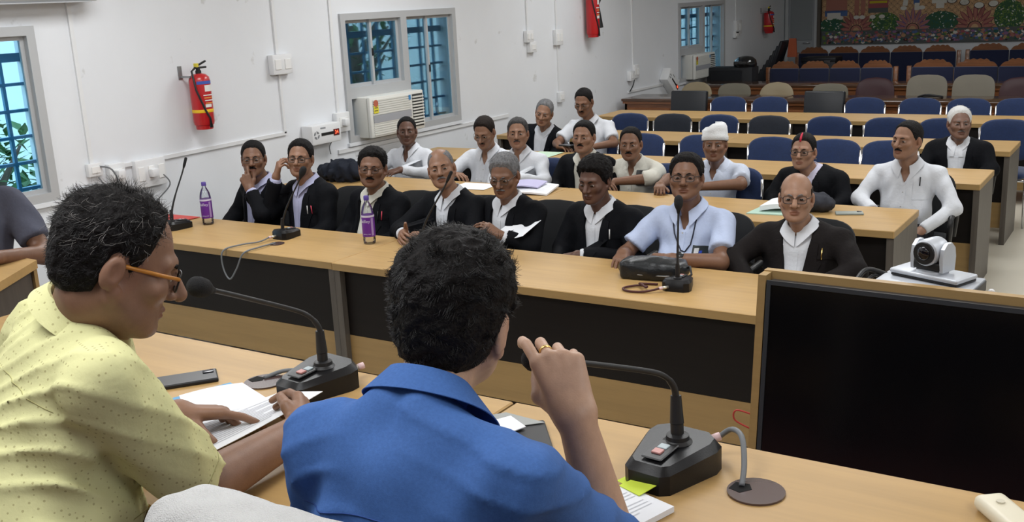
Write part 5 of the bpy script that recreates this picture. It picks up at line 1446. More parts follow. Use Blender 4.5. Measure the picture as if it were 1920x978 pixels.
obj('wrist_strap', MB().tube([(0.15, 0.0, 0.05), (0.185, -0.02, 0.07), (0.20, -0.05, 0.04), (0.17, -0.06, 0.02)], 0.006, 8), BLACKP, t, smooth=True)
sheet('paper_sheet', 'white paper bent in the hands of the grey haired man reading', 'papers', [(-3.24, 4.80, 0.80), (-3.02, 4.74, 0.815), (-2.98, 4.88, 0.88), (-3.20, 4.94, 0.86)], PAPER, bend=-0.02)
sheet('paper_pile', 'open file of white papers before the men in white shirts', 'papers', [(-3.98, 6.02, 0.772), (-3.66, 6.08, 0.772), (-3.72, 6.36, 0.790), (-4.06, 6.33, 0.785)], PAPER, bend=0.012, th=0.012, lines=8)
sheet('paper_pile', 'lavender tinted papers on top of the open file', 'papers', [(-4.02, 6.10, 0.803), (-3.78, 6.16, 0.800), (-3.80, 6.33, 0.815), (-4.06, 6.30, 0.812)], mat('lavender_paper', (0.48, 0.46, 0.66), 0.8), bend=0.012, th=0.008)
sheet('paper_sheet', 'white sheet by the hand of the man looking down, second row', 'papers', [(-4.52, 6.10, 0.764), (-4.22, 6.12, 0.764), (-4.24, 6.36, 0.764), (-4.54, 6.34, 0.764)], PAPER)
sheet('paper_sheet', 'pale green sheet beside the man in the tilted coat, third row', 'papers', [(-4.80, 7.62, 0.764), (-4.56, 7.62, 0.764), (-4.56, 7.90, 0.768), (-4.80, 7.90, 0.768)], mat('green_paper', (0.50, 0.66, 0.50), 0.8))
sheet('file_cover', 'pale green file cover behind the bald man', 'folder', [(-2.16, 5.95, 0.766), (-1.84, 5.98, 0.766), (-1.86, 6.22, 0.766), (-2.14, 6.22, 0.766)], mat('green_file', (0.42, 0.60, 0.50), 0.7), th=0.006)
sheet('paper_pile', 'white papers piled on the green file behind the bald man', 'papers', [(-2.10, 6.02, 0.800), (-1.84, 6.06, 0.806), (-1.86, 6.26, 0.812), (-2.10, 6.26, 0.802)], PAPER, bend=0.015, th=0.030)
def lump(name, label, cat, loc, ext, m, seed, amp=0.02, h=0.012, rz=0.0):
    t = thing(name, label, cat, loc, rz)
    def f(P): return el(P, (0, 0, ext[2]*0.45), (ext[0], ext[1], ext[2]*0.55))-folds(P, amp, seed, 1.2)-0.4*folds(P, amp, seed+4, 2.6)
    V, F = surfnet(f, axis(-ext[0]-0.08, ext[0]+0.08, h), axis(-ext[1]-0.08, ext[1]+0.08, h), axis(-0.06, ext[2]+0.1, h))
    V[:, 2] = np.maximum(V[:, 2], 0.0)
    npobj('crumpled_cloth', V, F, m, t)
lump('folded_jacket', 'dark crumpled jacket lying on the second row desk by the wall', 'jacket', (-5.62, 6.16, 0.76), (0.24, 0.15, 0.16), cloth('jacket_navy', (0.016, 0.019, 0.028), 0.8, 0.1), 2.0, 0.018)
lump('folded_scarf', 'dark grey crumpled cloth beside the bald head', 'cloth', (-1.80, 6.17, 0.76), (0.11, 0.10, 0.11), cloth('scarf_grey', (0.040, 0.042, 0.052), 0.85, 0.1), 5.0, 0.012)

# ------------------------------------------------------------------ television on its wooden stand
t = thing('television', 'large black flat television facing the head table', 'television', (-1.052, 3.0, 0.505), 0)
t.rotation_euler = (R(-7.5), 0, R(-2.0))
TW_, TH_ = 1.24, 0.69
obj('back_shell', MB().rbox(0, 0.0, 0, TW_, 0.045, TH_, 0.008), BLACKP, t, auto=A40)
obj('bezel', MB().box(0, -0.008, 0, TW_, 0.0, 0.016).box(0, -0.008, TH_-0.014, TW_, 0, TH_).box(0, -0.008, 0.016, 0.014, 0, TH_-0.014).box(TW_-0.014, -0.008, 0.016, TW_, 0, TH_-0.014), mat('bezel_grey', (0.035, 0.038, 0.044), 0.35), t)
obj('screen', MB().box(0.014, -0.004, 0.016, TW_-0.014, -0.001, TH_-0.014), mat('screen_black', (0.0035, 0.0035, 0.0045), 0.16, spec=0.5), t)
t = thing('television_stand', 'wooden panel stand holding the television', 'stand', (-1.080, 3.055, 0), R(-2.0))
def leanbox(mb, x0, x1, y0, y1, z0, z1):
    k = math.tan(R(7.5))
    V = [(x, y+k*(z-0.58), z) for z in (z0, z1) for y in (y0, y1) for x in (x0, x1)]
    return mb.add(V, [(0, 2, 3, 1), (4, 5, 7, 6), (0, 1, 5, 4), (2, 6, 7, 3), (0, 4, 6, 2), (1, 3, 7, 5)])
obj('panel', leanbox(MB(), 0, 1.31, 0.0, 0.030, 0.36, 1.208), BEECHE, t)
obj('front_lip', leanbox(MB(), 0.0, 0.026, -0.05, 0.0, 0.42, 1.204), BEECHE, t)
for x in (0.05, 1.22):
    obj('foot', MB().box(x, -0.18, 0.0, x+0.05, 0.30, 0.06), DARKP, t)
    obj('upright', leanbox(MB(), x, x+0.05, 0.03, 0.07, 0.05, 1.10), DARKP, t)
obj('shelf', MB().box(0.30, 0.12, 1.090, 0.98, 0.40, 1.108), BEECHE, t)
obj('shelf_bracket', MB().box(0.36, 0.10, 0.94, 0.40, 0.14, 1.090).box(0.88, 0.10, 0.94, 0.92, 0.14, 1.090).box(0.36, 0.10, 1.05, 0.40, 0.38, 1.090).box(0.88, 0.10, 1.05, 0.92, 0.38, 1.090), DARKP, t)
# video conference unit with camera on a crumpled cloth
CXY = (-0.605, 3.33); CRZ = R(-6)
lump('white_cloth', 'crumpled white cloth under the video conference unit', 'cloth', (CXY[0]+0.01, CXY[1], 1.108), (0.165, 0.11, 0.030), cloth('rag_white', (0.55, 0.54, 0.52)), 1.3, 0.006, 0.009)
t = thing('conference_unit', 'flat silver video conference unit behind the television', 'codec box', (CXY[0], CXY[1], 1.136), CRZ)
SIL = mat('silver_plastic', (0.52, 0.55, 0.60), 0.35, 0.2)
obj('case', MB().rbox(-0.145, -0.085, 0, 0.145, 0.085, 0.042, 0.004), SIL, t, auto=A40)
obj('rear_panel', MB().rbox(0.144, -0.078, 0.004, 0.149, 0.078, 0.038, 0.002, 1), BLACKP, t)
obj('indicator_window', MB().rbox(0.070, -0.087, 0.012, 0.118, -0.0845, 0.024, 0.001, 1), BLACKP, t)
t = thing('conference_camera', 'white swivelling video camera with round black lens', 'camera', (CXY[0]+0.005, CXY[1]+0.005, 1.179), R(-22))
obj('base_plate', MB().rbox(-0.115, -0.050, 0.0, 0.115, 0.060, 0.010, 0.004, 2), BLACKP, t, auto=A40)
obj('base_cover', MB().rbox(-0.118, -0.054, 0.009, 0.118, 0.062, 0.024, 0.006, 3), SIL, t, auto=A40)
obj('turntable', MB().lathe([(0.050, 0.023), (0.048, 0.030), (0.040, 0.032)], 24), SIL, t, auto=A40)
for sx in (-1, 1):
    pr = [(-0.032, 0.032), (0.032, 0.032), (0.036, 0.075), (0.030, 0.105), (0.012, 0.122), (-0.012, 0.122), (-0.030, 0.105), (-0.036, 0.075)]
    obj('yoke_arm', MB().prism(pr, sx*0.044, sx*0.056, plane='yz'), SIL, t, auto=R(30))
obj('yoke_front', MB().rbox(-0.046, -0.036, 0.034, 0.046, 0.030, 0.060, 0.005, 2), BLACKP, t, auto=A40)
hd = obj('camera_head', MB().lathe([(0.020, -0.042), (0.036, -0.048), (0.041, -0.044), (0.043, -0.020), (0.042, 0.025), (0.030, 0.040), (0.008, 0.044)], 28, 0, Matrix.Translation((0, 0, 0.090)), axis='y'), SIL, t, auto=A40)
obj('lens_hood', MB().lathe([(0.034, -0.054), (0.036, -0.052), (0.035, -0.040), (0.010, -0.039)], 28, 0, Matrix.Translation((0, 0, 0.090)), axis='y'), BLACKP, hd, auto=A40)
obj('lens', MB().lathe([(0.0235, -0.0545), (0.018, -0.0570), (0.008, -0.0585), (0.001, -0.0588)], 28, 0, Matrix.Translation((0, 0, 0.090)), axis='y'), mat('lens_glass', (0.006, 0.006, 0.010), 0.05, coat=1.0), hd, smooth=True)
wire('black cable bundle behind the video conference unit', [(-0.74, 3.36, 1.17), (-0.80, 3.32, 1.19), (-0.82, 3.24, 1.14), (-0.79, 3.20, 1.10), (-0.78, 3.25, 0.9)], 0.008)
wire('second black cable behind the video conference unit', [(-0.73, 3.37, 1.15), (-0.78, 3.33, 1.17), (-0.795, 3.26, 1.12), (-0.77, 3.22, 1.05), (-0.76, 3.25, 0.9)], 0.006)
wire('white cable end hanging at the video conference unit side', [(-0.425, 3.30, 1.15), (-0.42, 3.29, 1.17), (-0.405, 3.30, 1.14), (-0.40, 3.33, 1.12), (-0.41, 3.35, 0.9)], 0.007, WHITEP)
t = thing('power_strip', 'white power box on the floor behind the head table', 'power strip', (-1.22, 3.10, 0.0), R(20))
obj('case', MB().rbox(-0.06, -0.04, 0, 0.06, 0.04, 0.22, 0.01), WHITEP, t, auto=A40)
wire('black cable hanging beside the television', [(-1.13, 2.99, 0.62), (-1.17, 2.98, 0.55), (-1.20, 3.0, 0.42), (-1.22, 3.06, 0.24)], 0.007)
wire('thin red wire sticking out beside the television', [(-1.075, 3.04, 0.74), (-1.125, 3.02, 0.755), (-1.13, 3.02, 0.72), (-1.075, 3.035, 0.69)], 0.003, mat('wire_red', (0.45, 0.04, 0.03), 0.5))
# ------------------------------------------------------------------ the audience
RDP = mat('pen_red', (0.60, 0.06, 0.10), 0.4); WHP = mat('pen_white', (0.7, 0.7, 0.7), 0.4); BKP = mat('pen_black', (0.01, 0.01, 0.01), 0.4); GLD = mat('gold', (0.85, 0.60, 0.22), 0.25, 1.0)
BLF = mat('frame_black', (0.012, 0.010, 0.010), 0.3); BRF = mat('frame_brown', (0.05, 0.028, 0.02), 0.35); STF = mat('frame_steel', (0.09, 0.085, 0.08), 0.3, 0.6)
SK1 = (0.245, 0.128, 0.078); SK2 = (0.175, 0.086, 0.050); SK3 = (0.30, 0.165, 0.105); SK4 = (0.105, 0.050, 0.032)
D = R
def seat(label, hx, hy, hz, face=0, body=8, pitch=0, roll=0, dx=0.0, dy=0.0, **k):
    """head centre in world; the body sits under it, offset by (dx, dy)"""
    rz = R(body); c, s = math.cos(rz), math.sin(rz)
    lx, ly = dx*c+dy*s, -dx*s+dy*c
    k.setdefault('tall', hz-1.180)
    if 'vw' in k: k['vw'] *= 0.82
    if 'coat' in k: k['sw'] = k.get('sw', 1.0)*1.05
    if 'ht' in (k.get('hspec') or {}): k['hspec']['ht'] *= 0.78
    k.setdefault('collar', 0.10 if 'coat' in k else 0.34)
    return person(label, (hx-dx, hy-dy, 0), rz, head=(lx, ly-0.0, hz), hy=R(face-body), hp=R(pitch), hr=R(roll), **k)
seat('person in black coat and lavender shirt resting chin on hand', -5.29, 4.92, 1.13, 38, -10, -3, 0, dx=0.02, dy=-0.03, skin=SK2, coat=BLK, shirt=LAV, vz=0.05, vw=0.10, side=R(3), hspec=dict(ht=0.010, zf=0.064, stubble=0.2), moustache=(HB, 0.0065), specs=dict(frame=STF, rim=0.0012),
     arms={1: dict(e=(0.250, -0.150, 0.79), w=(0.118, -0.140, 0.950), d=(-0.36, -0.10, 1), n=(0.7, -0.6, 0.1), curl=(55, 60, 35), curls=[(20, 25, 10), (60, 70, 40), (65, 70, 40), (65, 70, 40)], show=1), -1: dict(e=(-0.27, -0.02, 0.72), w=(-0.16, -0.26, 0.62))}, seed=1.1)
seat('person in black coat touching spectacles with raised hand', -4.85, 4.92, 1.15, 30, -10, -5, 4, dx=0.0, dy=-0.02, skin=SK1, coat=BLK, shirt=LAV, vz=0.04, vw=0.085, collar=0.06, hspec=dict(ht=0.013, zf=0.068, jaw=0.9, stubble=0.1), specs=dict(frame=BLF, rim=0.002), pens=((0.10, WHP), (0.125, RDP)),
     arms={-1: dict(e=(-0.200, -0.165, 0.80), w=(-0.118, -0.140, 1.040), d=(0.30, 0.16, 1), n=(-0.36, -0.85, 0.0), curl=(45, 60, 40), show=1)}, seed=2.2)
seat('moustached person in black coat and cream shirt with bent head', -4.235, 4.92, 1.115, 30, -10, -1, 4, dx=0.03, dy=-0.03, skin=SK2, coat=BLK, shirt=CREAM, vz=0.03, vw=0.09, fat=0.03, hspec=dict(ht=0.018, zf=0.060, w=1.06, fat=0.008, hn=0.004, hf=150, stubble=0.15), moustache=(HB, 0.0075), specs=dict(frame=BRF, rim=0.002), pens=((0.10, BKP), (0.12, RDP)), seed=3.1, sw=1.06)
seat('bald grey moustached person in black coat with clasped hands', -3.70, 4.93, 1.13, 30, -6, -8, -8, dx=-0.03, dy=-0.02, skin=SK1, coat=BLK, shirt=WHT, vz=0.13, vw=0.075, hspec=dict(hair='thin', ht=0.004, zf=0.080, rec=0.02, hn=0.0012), hairm=HG, brows=HD, moustache=(HG, 0.0055), sw=1.04,
     arms={-1: dict(e=(-0.260, -0.185, 0.76), w=(-0.060, -0.355, 0.795), d=(0.55, -0.75, 0.1), n=(-0.6, -0.5, 0.5), curl=(25, 25, 15), show=1, thumb=[(0.018, 0.02, -0.01), (0.046, 0.048, 0.0), (0.064, 0.072, 0.008), (0.078, 0.095, 0.012)]), 1: dict(e=(0.245, -0.08, 0.74), w=(0.085, -0.325, 0.785), d=(-0.9, -0.25, 0.0), n=(0, -0.5, 0.8), curl=(35, 40, 25), show=1)}, seed=4.4)
seat('grey haired person in black coat looking down through spectacles', -3.24, 4.92, 1.115, 12, -8, 12, 0, dx=0.03, dy=-0.05, skin=SK2, coat=BLK, shirt=WHT, vz=0.03, vw=0.080, hspec=dict(ht=0.015, zf=0.056, hn=0.003), hairm=HG, brows=HG, moustache=(HG, 0.005), specs=dict(frame=STF, rim=0.0017), seed=5.2, sw=1.02,
     arms={1: dict(e=(0.25, -0.10, 0.72), w=(0.12, -0.20, 0.80), d=(-0.6, -0.3, 0.5))})
seat('person in black coat with shaggy black hair looking down', -2.655, 4.93, 1.115, -2, -6, 10, 0, dx=0.0, dy=-0.05, skin=SK4, coat=BLK, shirt=WHT, vz=0.02, vw=0.070, hspec=dict(hair='long', ht=0.025, zf=0.054, hn=0.005, hf=120, fringe=0.012), seed=6.3, pens=((0.10, WHP),), sw=1.02,
     arms={1: dict(e=(0.26, -0.06, 0.70), w=(0.02, -0.26, 0.74), d=(-1, -0.2, -0.2))})
def lanyard(ctx):
    r = ctx['root']; m = ctx['march']; f = ctx['shirt_f']
    L = m(f, [-0.062, -0.058, -0.045, -0.02, 0.01, 0.03], [0.475, 0.42, 0.37, 0.325, 0.292, 0.285], off=0.005); Q = m(f, [0.066, 0.064, 0.060, 0.05, 0.03], [0.475, 0.42, 0.37, 0.32, 0.285], off=0.005)
    mm = mat('lanyard_navy', (0.012, 0.014, 0.03), 0.6)
    obj('lanyard', MB().tube([tuple(p) for p in L], 0.0035, 6).tube([tuple(p) for p in Q], 0.0035, 6), mm, r, smooth=True)
    xs, zs = np.meshgrid(np.linspace(0.065, 0.150, 6), np.linspace(0.262, 0.318, 5)); zs = zs-0.12*(xs-0.065)
    b = ctx['patch']('badge_wallet', f, xs, zs, mat('wallet_dark', (0.02, 0.026, 0.028), 0.5), 0.006)
    xs, zs = np.meshgrid(np.linspace(0.076, 0.096, 3), np.linspace(0.280, 0.304, 3)); ctx['patch']('badge_print', f, xs, zs, WHP, 0.0075)
    xs, zs = np.meshgrid(np.linspace(0.098, 0.110, 3), np.linspace(0.245, 0.29, 4)); ctx['patch']('blue_ribbon', f, xs, zs, mat('ribbon_blue', (0.02, 0.06, 0.45), 0.5), 0.0085)
    wrist_watch(ctx, 1, mat('watch_steel', (0.35, 0.35, 0.34), 0.3, 0.9), mat('watch_face', (0.03, 0.035, 0.04), 0.15))
seat('person in pale blue short sleeved shirt with lanyard and spectacles', -2.115, 4.93, 1.155, 15, 0, -9, 0, dx=0.0, dy=-0.02, skin=SK2, shirt=PBLUE, sleeve='short', fat=0.055, sw=1.06, hspec=dict(ht=0.016, zf=0.064, w=1.04, fat=0.010, hn=0.004, hf=130), specs=dict(frame=BLF, rim=0.0018), pocket=False, extras=lanyard,
     arms={-1: dict(e=(-0.315, -0.12, 0.74), w=(-0.22, -0.33, 0.80), d=(0.3, -1, -0.05), n=(0, 0, 1), r0=0.046, r1=0.030, show=1), 1: dict(e=(0.265, -0.22, 0.775), w=(0.055, -0.335, 0.80), d=(-1, -0.25, -0.03), n=(0.0, -0.5, 0.85), r0=0.046, r1=0.030, show=1)}, seed=7.7)
seat('old bald person in dark brown coat with thick spectacles', -1.535, 4.93, 1.083, 14, 0, -6, 0, dx=-0.02, dy=-0.01, skin=SK3, coat=BRN, shirt=WHT, vz=0.14, vw=0.085, collar=0.05, fat=0.02, hspec=dict(hair='bald', ht=0.006, zb=0.060, nose=1.15, jaw=0.95), hairm=HD, brows=HG, specs=dict(frame=BRF, rim=0.0022, w=0.025, hgt=0.018), pens=((0.115, GLD),), sw=1.06,
     arms={-1: dict(e=(-0.30, -0.13, 0.775), w=(-0.17, -0.245, 0.69), d=(0.7, -0.3, -0.4), n=(0, -0.3, 1)), 1: dict(e=(0.30, -0.10, 0.765), w=(0.14, -0.245, 0.69), d=(-0.8, -0.3, -0.4), n=(0, -0.3, 1))}, seed=8.1)
# second row
Y2 = 6.80
seat('person in white shirt sitting alone under the air conditioner', -5.44, Y2, 1.07, 36, 6, -5, 0, skin=SK4, hspec=dict(ht=0.007, zf=0.070, stubble=0.15), seed=9.3, arms={-1: dict(e=(-0.26, -0.10, 0.74), w=(-0.12, -0.30, 0.80)), 1: dict(e=(0.25, -0.10, 0.74), w=(0.10, -0.30, 0.80))}, res=1.2)
seat('person in white shirt looking down with a pen in the pocket', -4.65, Y2, 1.085, 12, 8, 20, 0, dx=0.02, dy=-0.05, skin=SK1, hspec=dict(ht=0.010, zf=0.066), hairm=HD, moustache=(HB, 0.005), pens=((0.09, BKP),), seed=10.1, res=1.2, specs=dict(frame=STF, rim=0.0010), fat=0.03,
     arms={-1: dict(e=(-0.27, -0.15, 0.76), w=(-0.14, -0.36, 0.80), d=(0.9, -0.3, 0), n=(0, 0, 1), show=1)})
seat('person in white shirt with grey temples before the tilted coat', -4.315, Y2-0.03, 1.085, 26, 8, -5, 0, skin=SK1, hspec=dict(ht=0.011, zf=0.064), hairm=HS, moustache=(HS, 0.005), seed=11.7, res=1.2, pocket=True,
     arms={1: dict(e=(0.26, -0.12, 0.74), w=(0.10, -0.32, 0.80))})
seat('moustached person in black coat behind the shaggy haired man', -3.745, Y2, 1.07, 10, 0, -3, 0, dx=0.0, skin=SK1, coat=BLK, shirt=CREAM, vz=0.05, vw=0.072, hspec=dict(ht=0.010, zf=0.064, w=1.02, fat=0.005), moustache=(HB, 0.006), seed=12.4, res=1.2)
def p13x(ctx):
    wrist_watch(ctx, -1, GLD, mat('watch_gold_face', (0.6, 0.5, 0.3), 0.3))
    xs, zs = np.meshgrid(np.linspace(0.055, 0.140, 6), np.linspace(0.235, 0.345, 6)); ctx['patch']('black_pouch', ctx['shirt_f'], xs, zs, mat('pouch_black', (0.008, 0.008, 0.009), 0.35), 0.014)
seat('frowning moustached person in cream shirt with folded arms', -3.355, Y2, 1.03, 16, 0, -1, 0, dx=0.0, dy=-0.05, skin=SK2, shirt=CREAM, sleeve='rolled', hspec=dict(ht=0.009, zf=0.070, rec=0.012, stubble=0.15), moustache=(HB, 0.006), seed=13.2, pocket=False, extras=p13x, res=1.2,
     arms={1: dict(e=(0.24, -0.24, 0.82), w=(0.02, -0.345, 0.805), d=(-1, -0.15, 0.0), n=(0, 0, 1), r0=0.042, show=1), -1: dict(e=(-0.24, -0.22, 0.82), w=(-0.10, -0.37, 0.80), d=(0.9, -0.4, 0), n=(0, -0.2, 1), r0=0.042, show=1)})
def capx(ctx):
    HT = ctx['HT']; mb = MB(); G = []
    prof = [(0.088, 0.030), (0.093, 0.034), (0.093, 0.062), (0.089, 0.066), (0.089, 0.095), (0.083, 0.118), (0.070, 0.135), (0.045, 0.142), (0.001, 0.140)]
    for i, (r_, z) in enumerate(prof):
        row = []
        for k in range(28):
            a = 2*math.pi*k/28; w = 1+0.03*math.sin(5*a+i)*(i > 3)
            zz = z+0.02*(i > 4)*math.cos(a-0.4)*0.9+0.006*math.sin(3*a+i)*(i > 3)
            row.append(HT(V3(r_*w*math.cos(a)*0.98, 0.010+r_*w*math.sin(a)*1.14, zz+0.012*math.sin(-a))))
        G.append(row)
    mb.grid(G, 0, True)
    o = obj('knitted_cap', mb, mat('cap_white', (0.68, 0.69, 0.70), 0.9, bump=0.5, bscale=200), ctx['root'], smooth=True)
    md = o.modifiers.new('thickness', 'SOLIDIFY'); md.thickness = 0.004; md.offset = 0
seat('person in white cap and pale shirt leaning on crossed forearms', -2.70, Y2, 1.045, 16, 0, -5, 0, dx=0.02, dy=-0.06, skin=SK2, shirt=cloth('bluish_white', (0.56, 0.61, 0.72)), sleeve='short', hspec=dict(hair='none', nose=1.1, stubble=0.1), moustache=None, brows=HG, seed=14.2, extras=capx, res=1.2,
     arms={1: dict(e=(0.27, -0.22, 0.81), w=(0.03, -0.37, 0.805), d=(-1, -0.1, 0.0), n=(0, 0, 1), r0=0.042, show=1), -1: dict(e=(-0.28, -0.20, 0.81), w=(-0.24, -0.42, 0.81), d=(0.4, -0.9, 0), n=(0, 0, 1), r0=0.042, curl=(45, 60, 30), show=1)})
def p15x(ctx):
    HT = ctx['HT']; r = ctx['root']
    pts = [HT(V3(0.0, y, z)) for y, z in ((-0.086, 0.076), (-0.074, 0.098), (-0.055, 0.117), (-0.035, 0.128))]
    obj('red_parting', MB().tube(pts, [0.0065, 0.0075, 0.007, 0.005], 8), mat('vermilion', (0.45, 0.01, 0.04), 0.6), r, smooth=True)
    V, F = surfnet(lambda P: el(P, (0, 0.105, -0.03), (0.05, 0.035, 0.05))-0.003*fnoise(P, 150, 1), axis(-0.08, 0.08, 0.006), axis(0.04, 0.16, 0.006), axis(-0.11, 0.05, 0.006))
    npobj('hair_bun', ctx['HW'](V), F, HB, r)
    obj('earring', MB().lathe([(0.001, -0.004), (0.004, 0.0), (0.001, 0.004)], 8, 0, Matrix.Translation(HT(V3(0.086, 0.002, -0.044)))), GLD, r)
    obj('bindi', MB().lathe([(0.001, -0.002), (0.0035, 0.0), (0.001, 0.002)], 8, 0, Matrix.Translation(HT(V3(0, -0.0975, 0.036))), axis='y'), mat('bindi_red', (0.3, 0.02, 0.03), 0.5), r)
seat('woman in black coat with red hair parting and spectacles', -2.075, Y2, 1.02, 2, -4, -4, 0, dx=-0.04, dy=-0.03, name='person', skin=SK3, coat=BLK, shirt=cloth('pale_lilac', (0.50, 0.48, 0.60)), vz=0.12, vw=0.055, hspec=dict(ht=0.009, zf=0.056, w=0.98, jaw=0.92, hn=0.0012, nose=0.95), specs=dict(frame=BLF, rim=0.002, hgt=0.014), seed=15.6, extras=p15x, collar=0.08, sw=1.04, res=1.2)
seat('tall person in white shirt at the second desk end looking aside', -1.42, Y2+0.03, 1.11, -22, 0, -3, 0, dx=0.0, dy=-0.03, skin=SK1, fat=0.03, sw=1.05, hspec=dict(ht=0.008, zf=0.076, rec=0.014, nose=1.15), moustache=(HB, 0.0055), pens=((0.09, BKP),), seed=16.9,
     arms={1: dict(e=(0.30, -0.06, 0.70), w=(0.15, -0.24, 0.58), d=(-0.7, -0.7, -0.2)), -1: dict(e=(-0.27, -0.10, 0.74), w=(-0.13, -0.30, 0.70))})
# third row
Y3 = 8.32
seat('grey haired person in black coat leaning sideways, third row', -5.0, Y3, 1.06, 18, 6, 8, 12, dx=0.10, dy=-0.05, skin=SK1, coat=BLK, shirt=WHT, vz=0.05, vw=0.09, side=R(9), hspec=dict(ht=0.010, zf=0.074, rec=0.014), hairm=HG, brows=HG, seed=17.4, res=1.2)
def p18x(ctx):
    a = [q for q in ctx['A'] if q['s'] == -1][0]
    c = a['w']+0.10*nrm(a['d'])+V3(0, 0, 0.012)
    rt = ctx['root']; wp = Matrix.Translation(rt.location) @ Matrix.Rotation(rt.rotation_euler.z, 4, 'Z') @ Vector(c)
    phone('black mobile phone in the hand of the man in white, third row', tuple(wp), rt.rotation_euler.z+R(-20), 0.14, 0.072, BLACKP, MATS['phone_black'])
seat('person in white short sleeved shirt looking at a phone, third row', -4.57, Y3, 1.165, 8, 6, 18, 0, dx=-0.02, dy=-0.05, skin=SK2, sleeve='short', hspec=dict(ht=0.008, zf=0.068, rec=0.01), moustache=(HB, 0.006), specs=dict(frame=STF, rim=0.0011), seed=18.8, extras=p18x, res=1.2,
     arms={-1: dict(e=(-0.26, -0.16, 0.80), w=(-0.16, -0.34, 0.80), d=(0.9, -0.35, 0.0), n=(-0.1, 0.1, 1), show=1), 1: dict(e=(0.27, -0.08, 0.80), w=(0.13, -0.28, 0.79), d=(-0.9, -0.4, 0))})
seat('white haired person in black coat and neck bands, third row', -1.36, Y3, 1.035, 20, 2, -4, 0, skin=(0.15, 0.080, 0.055), coat=BLK, shirt=WHT, vz=0.03, vw=0.085, bands=True, collar=0.06, hspec=dict(ht=0.014, zf=0.066, hn=0.001), hairm=HW, brows=HG, moustache=(HG, 0.004), seed=19.5, res=1.2)
# at the left edge, half out of the picture
person('person in dark grey shirt behind the small desk', (-4.04, 2.20, DAIS), R(62), skin=SK2, shirt=cloth('slate', (0.095, 0.10, 0.135)), sleeve='short', hspec=dict(ht=0.012), seed=20.0, res=1.2,
       arms={1: dict(e=(0.26, -0.13, 0.74), w=(0.08, -0.30, 0.79), d=(-0.9, -0.3, 0))})
# ------------------------------------------------------------------ the two men at the head table
def back_line(ctx, f, xz, m, r=0.0012, nm='seam'):
    x = np.array([p[0] for p in xz], float); z = np.array([p[1] for p in xz], float); y = np.full_like(x, 0.55)
    for _ in range(50): y = y-0.8*np.maximum(f(ctx['TW'](np.stack([x, y, z], 1))), -0.01)
    P = ctx['TW'](np.stack([x, y+0.0004, z], 1))
    obj(nm, MB().tube([tuple(p) for p in P], r, 6), m, ctx['root'], smooth=True)
def localizer(loc, rz):
    Mi = (Matrix.Translation(Vector(loc)) @ Matrix.Rotation(rz, 4, 'Z')).inverted(); Rm = Mi.to_3x3()
    return (lambda *p: np.array(Mi @ Vector(p))), (lambda *p: np.array(Rm @ Vector(p)))

# --- man in blue
BLUES = mat('cloth_royal_blue', (0.058, 0.138, 0.375), 0.8, var=0.12, vscale=220, bump=0.07, bscale=500, spec=0.15)
BSEAM = mat('cloth_blue_seam', (0.016, 0.055, 0.22), 0.8)
bl, brz = (-0.848, 0.970, DAIS), math.pi-R(-5)
LP, LD = localizer(bl, brz)
hb = dict(ht=0.014, zf=0.066, hn=0.004, hf=110, w=1.02, yb=0.6, edge=0.010)
def blue_x(ctx):
    f = ctx['shirt_f']; r = ctx['root']
    back_line(ctx, f, [(-0.165+0.33*k/24, 0.465-0.010*math.cos(k/24*math.pi*2)) for k in range(25)], BSEAM, 0.0010)
    strands(r, ctx['HW'], hb, 15000, lambda P: np.interp(P[:, 2], [-0.08, -0.03, 0.04, 0.12], [0.005, 0.009, 0.014, 0.017]), 0.00042, mat('hair_strand_black', (0.006, 0.0055, 0.0055), 0.38, spec=0.5), 5, up=0.16, wav=0.80)
    a = [q for q in ctx['A'] if q['s'] == -1][0]
    c = a['hand'][1][3]     # first joint of the middle finger
    p, q = Vector(c[0]), Vector(c[1]); d = (q-p).normalized(); M = d.to_track_quat('Z', 'Y').to_matrix().to_4x4(); M.translation = p+d*0.020
    obj('ring', MB().lathe([(0.0098, -0.003), (0.0112, -0.003), (0.0115, 0.0), (0.0112, 0.003), (0.0098, 0.003)], 20, 0, M), GLD, r, smooth=True)
blue = person('person in royal blue shirt seen from behind holding the microphone', bl, brz, skin=(0.48, 0.305, 0.215), head=LP(-0.873, 1.168, 1.640), hy=-brz+math.pi-R(-15), hp=R(4), hr=R(-9), hspec=hb, hairm=HB, brows=None,
    shirt=BLUES, sleeve='rolled', lean=R(11), tall=0.115, sw=0.97, fold=0.006, res=0.62, seed=4.0, pocket=False, collar=0.3, ch=1.35, extras=blue_x, strand_n=0,
    arms={-1: dict(roll=0.02, e=LP(-0.700, 1.320, 1.240), w=LP(-0.742, 1.292, 1.462), d=LD(-0.055, 0.028, 0.095), n=LD(0.60, -0.74, 0.34), r0=0.043, r1=0.029, show=1, hs=1.06,
                   curls=[(28, 38, 25), (48, 62, 35), (60, 65, 40), (62, 65, 40)], spread=1.2, thumb=[(0.018, 0.020, -0.010), (0.036, 0.048, -0.030), (0.030, 0.074, -0.044), (0.022, 0.098, -0.050)]),
          1: dict(e=LP(-1.10, 1.10, 1.22), w=LP(-1.04, 1.33, 1.245), d=LD(0.6, 0.8, 0), n=(0, 0, 1))})
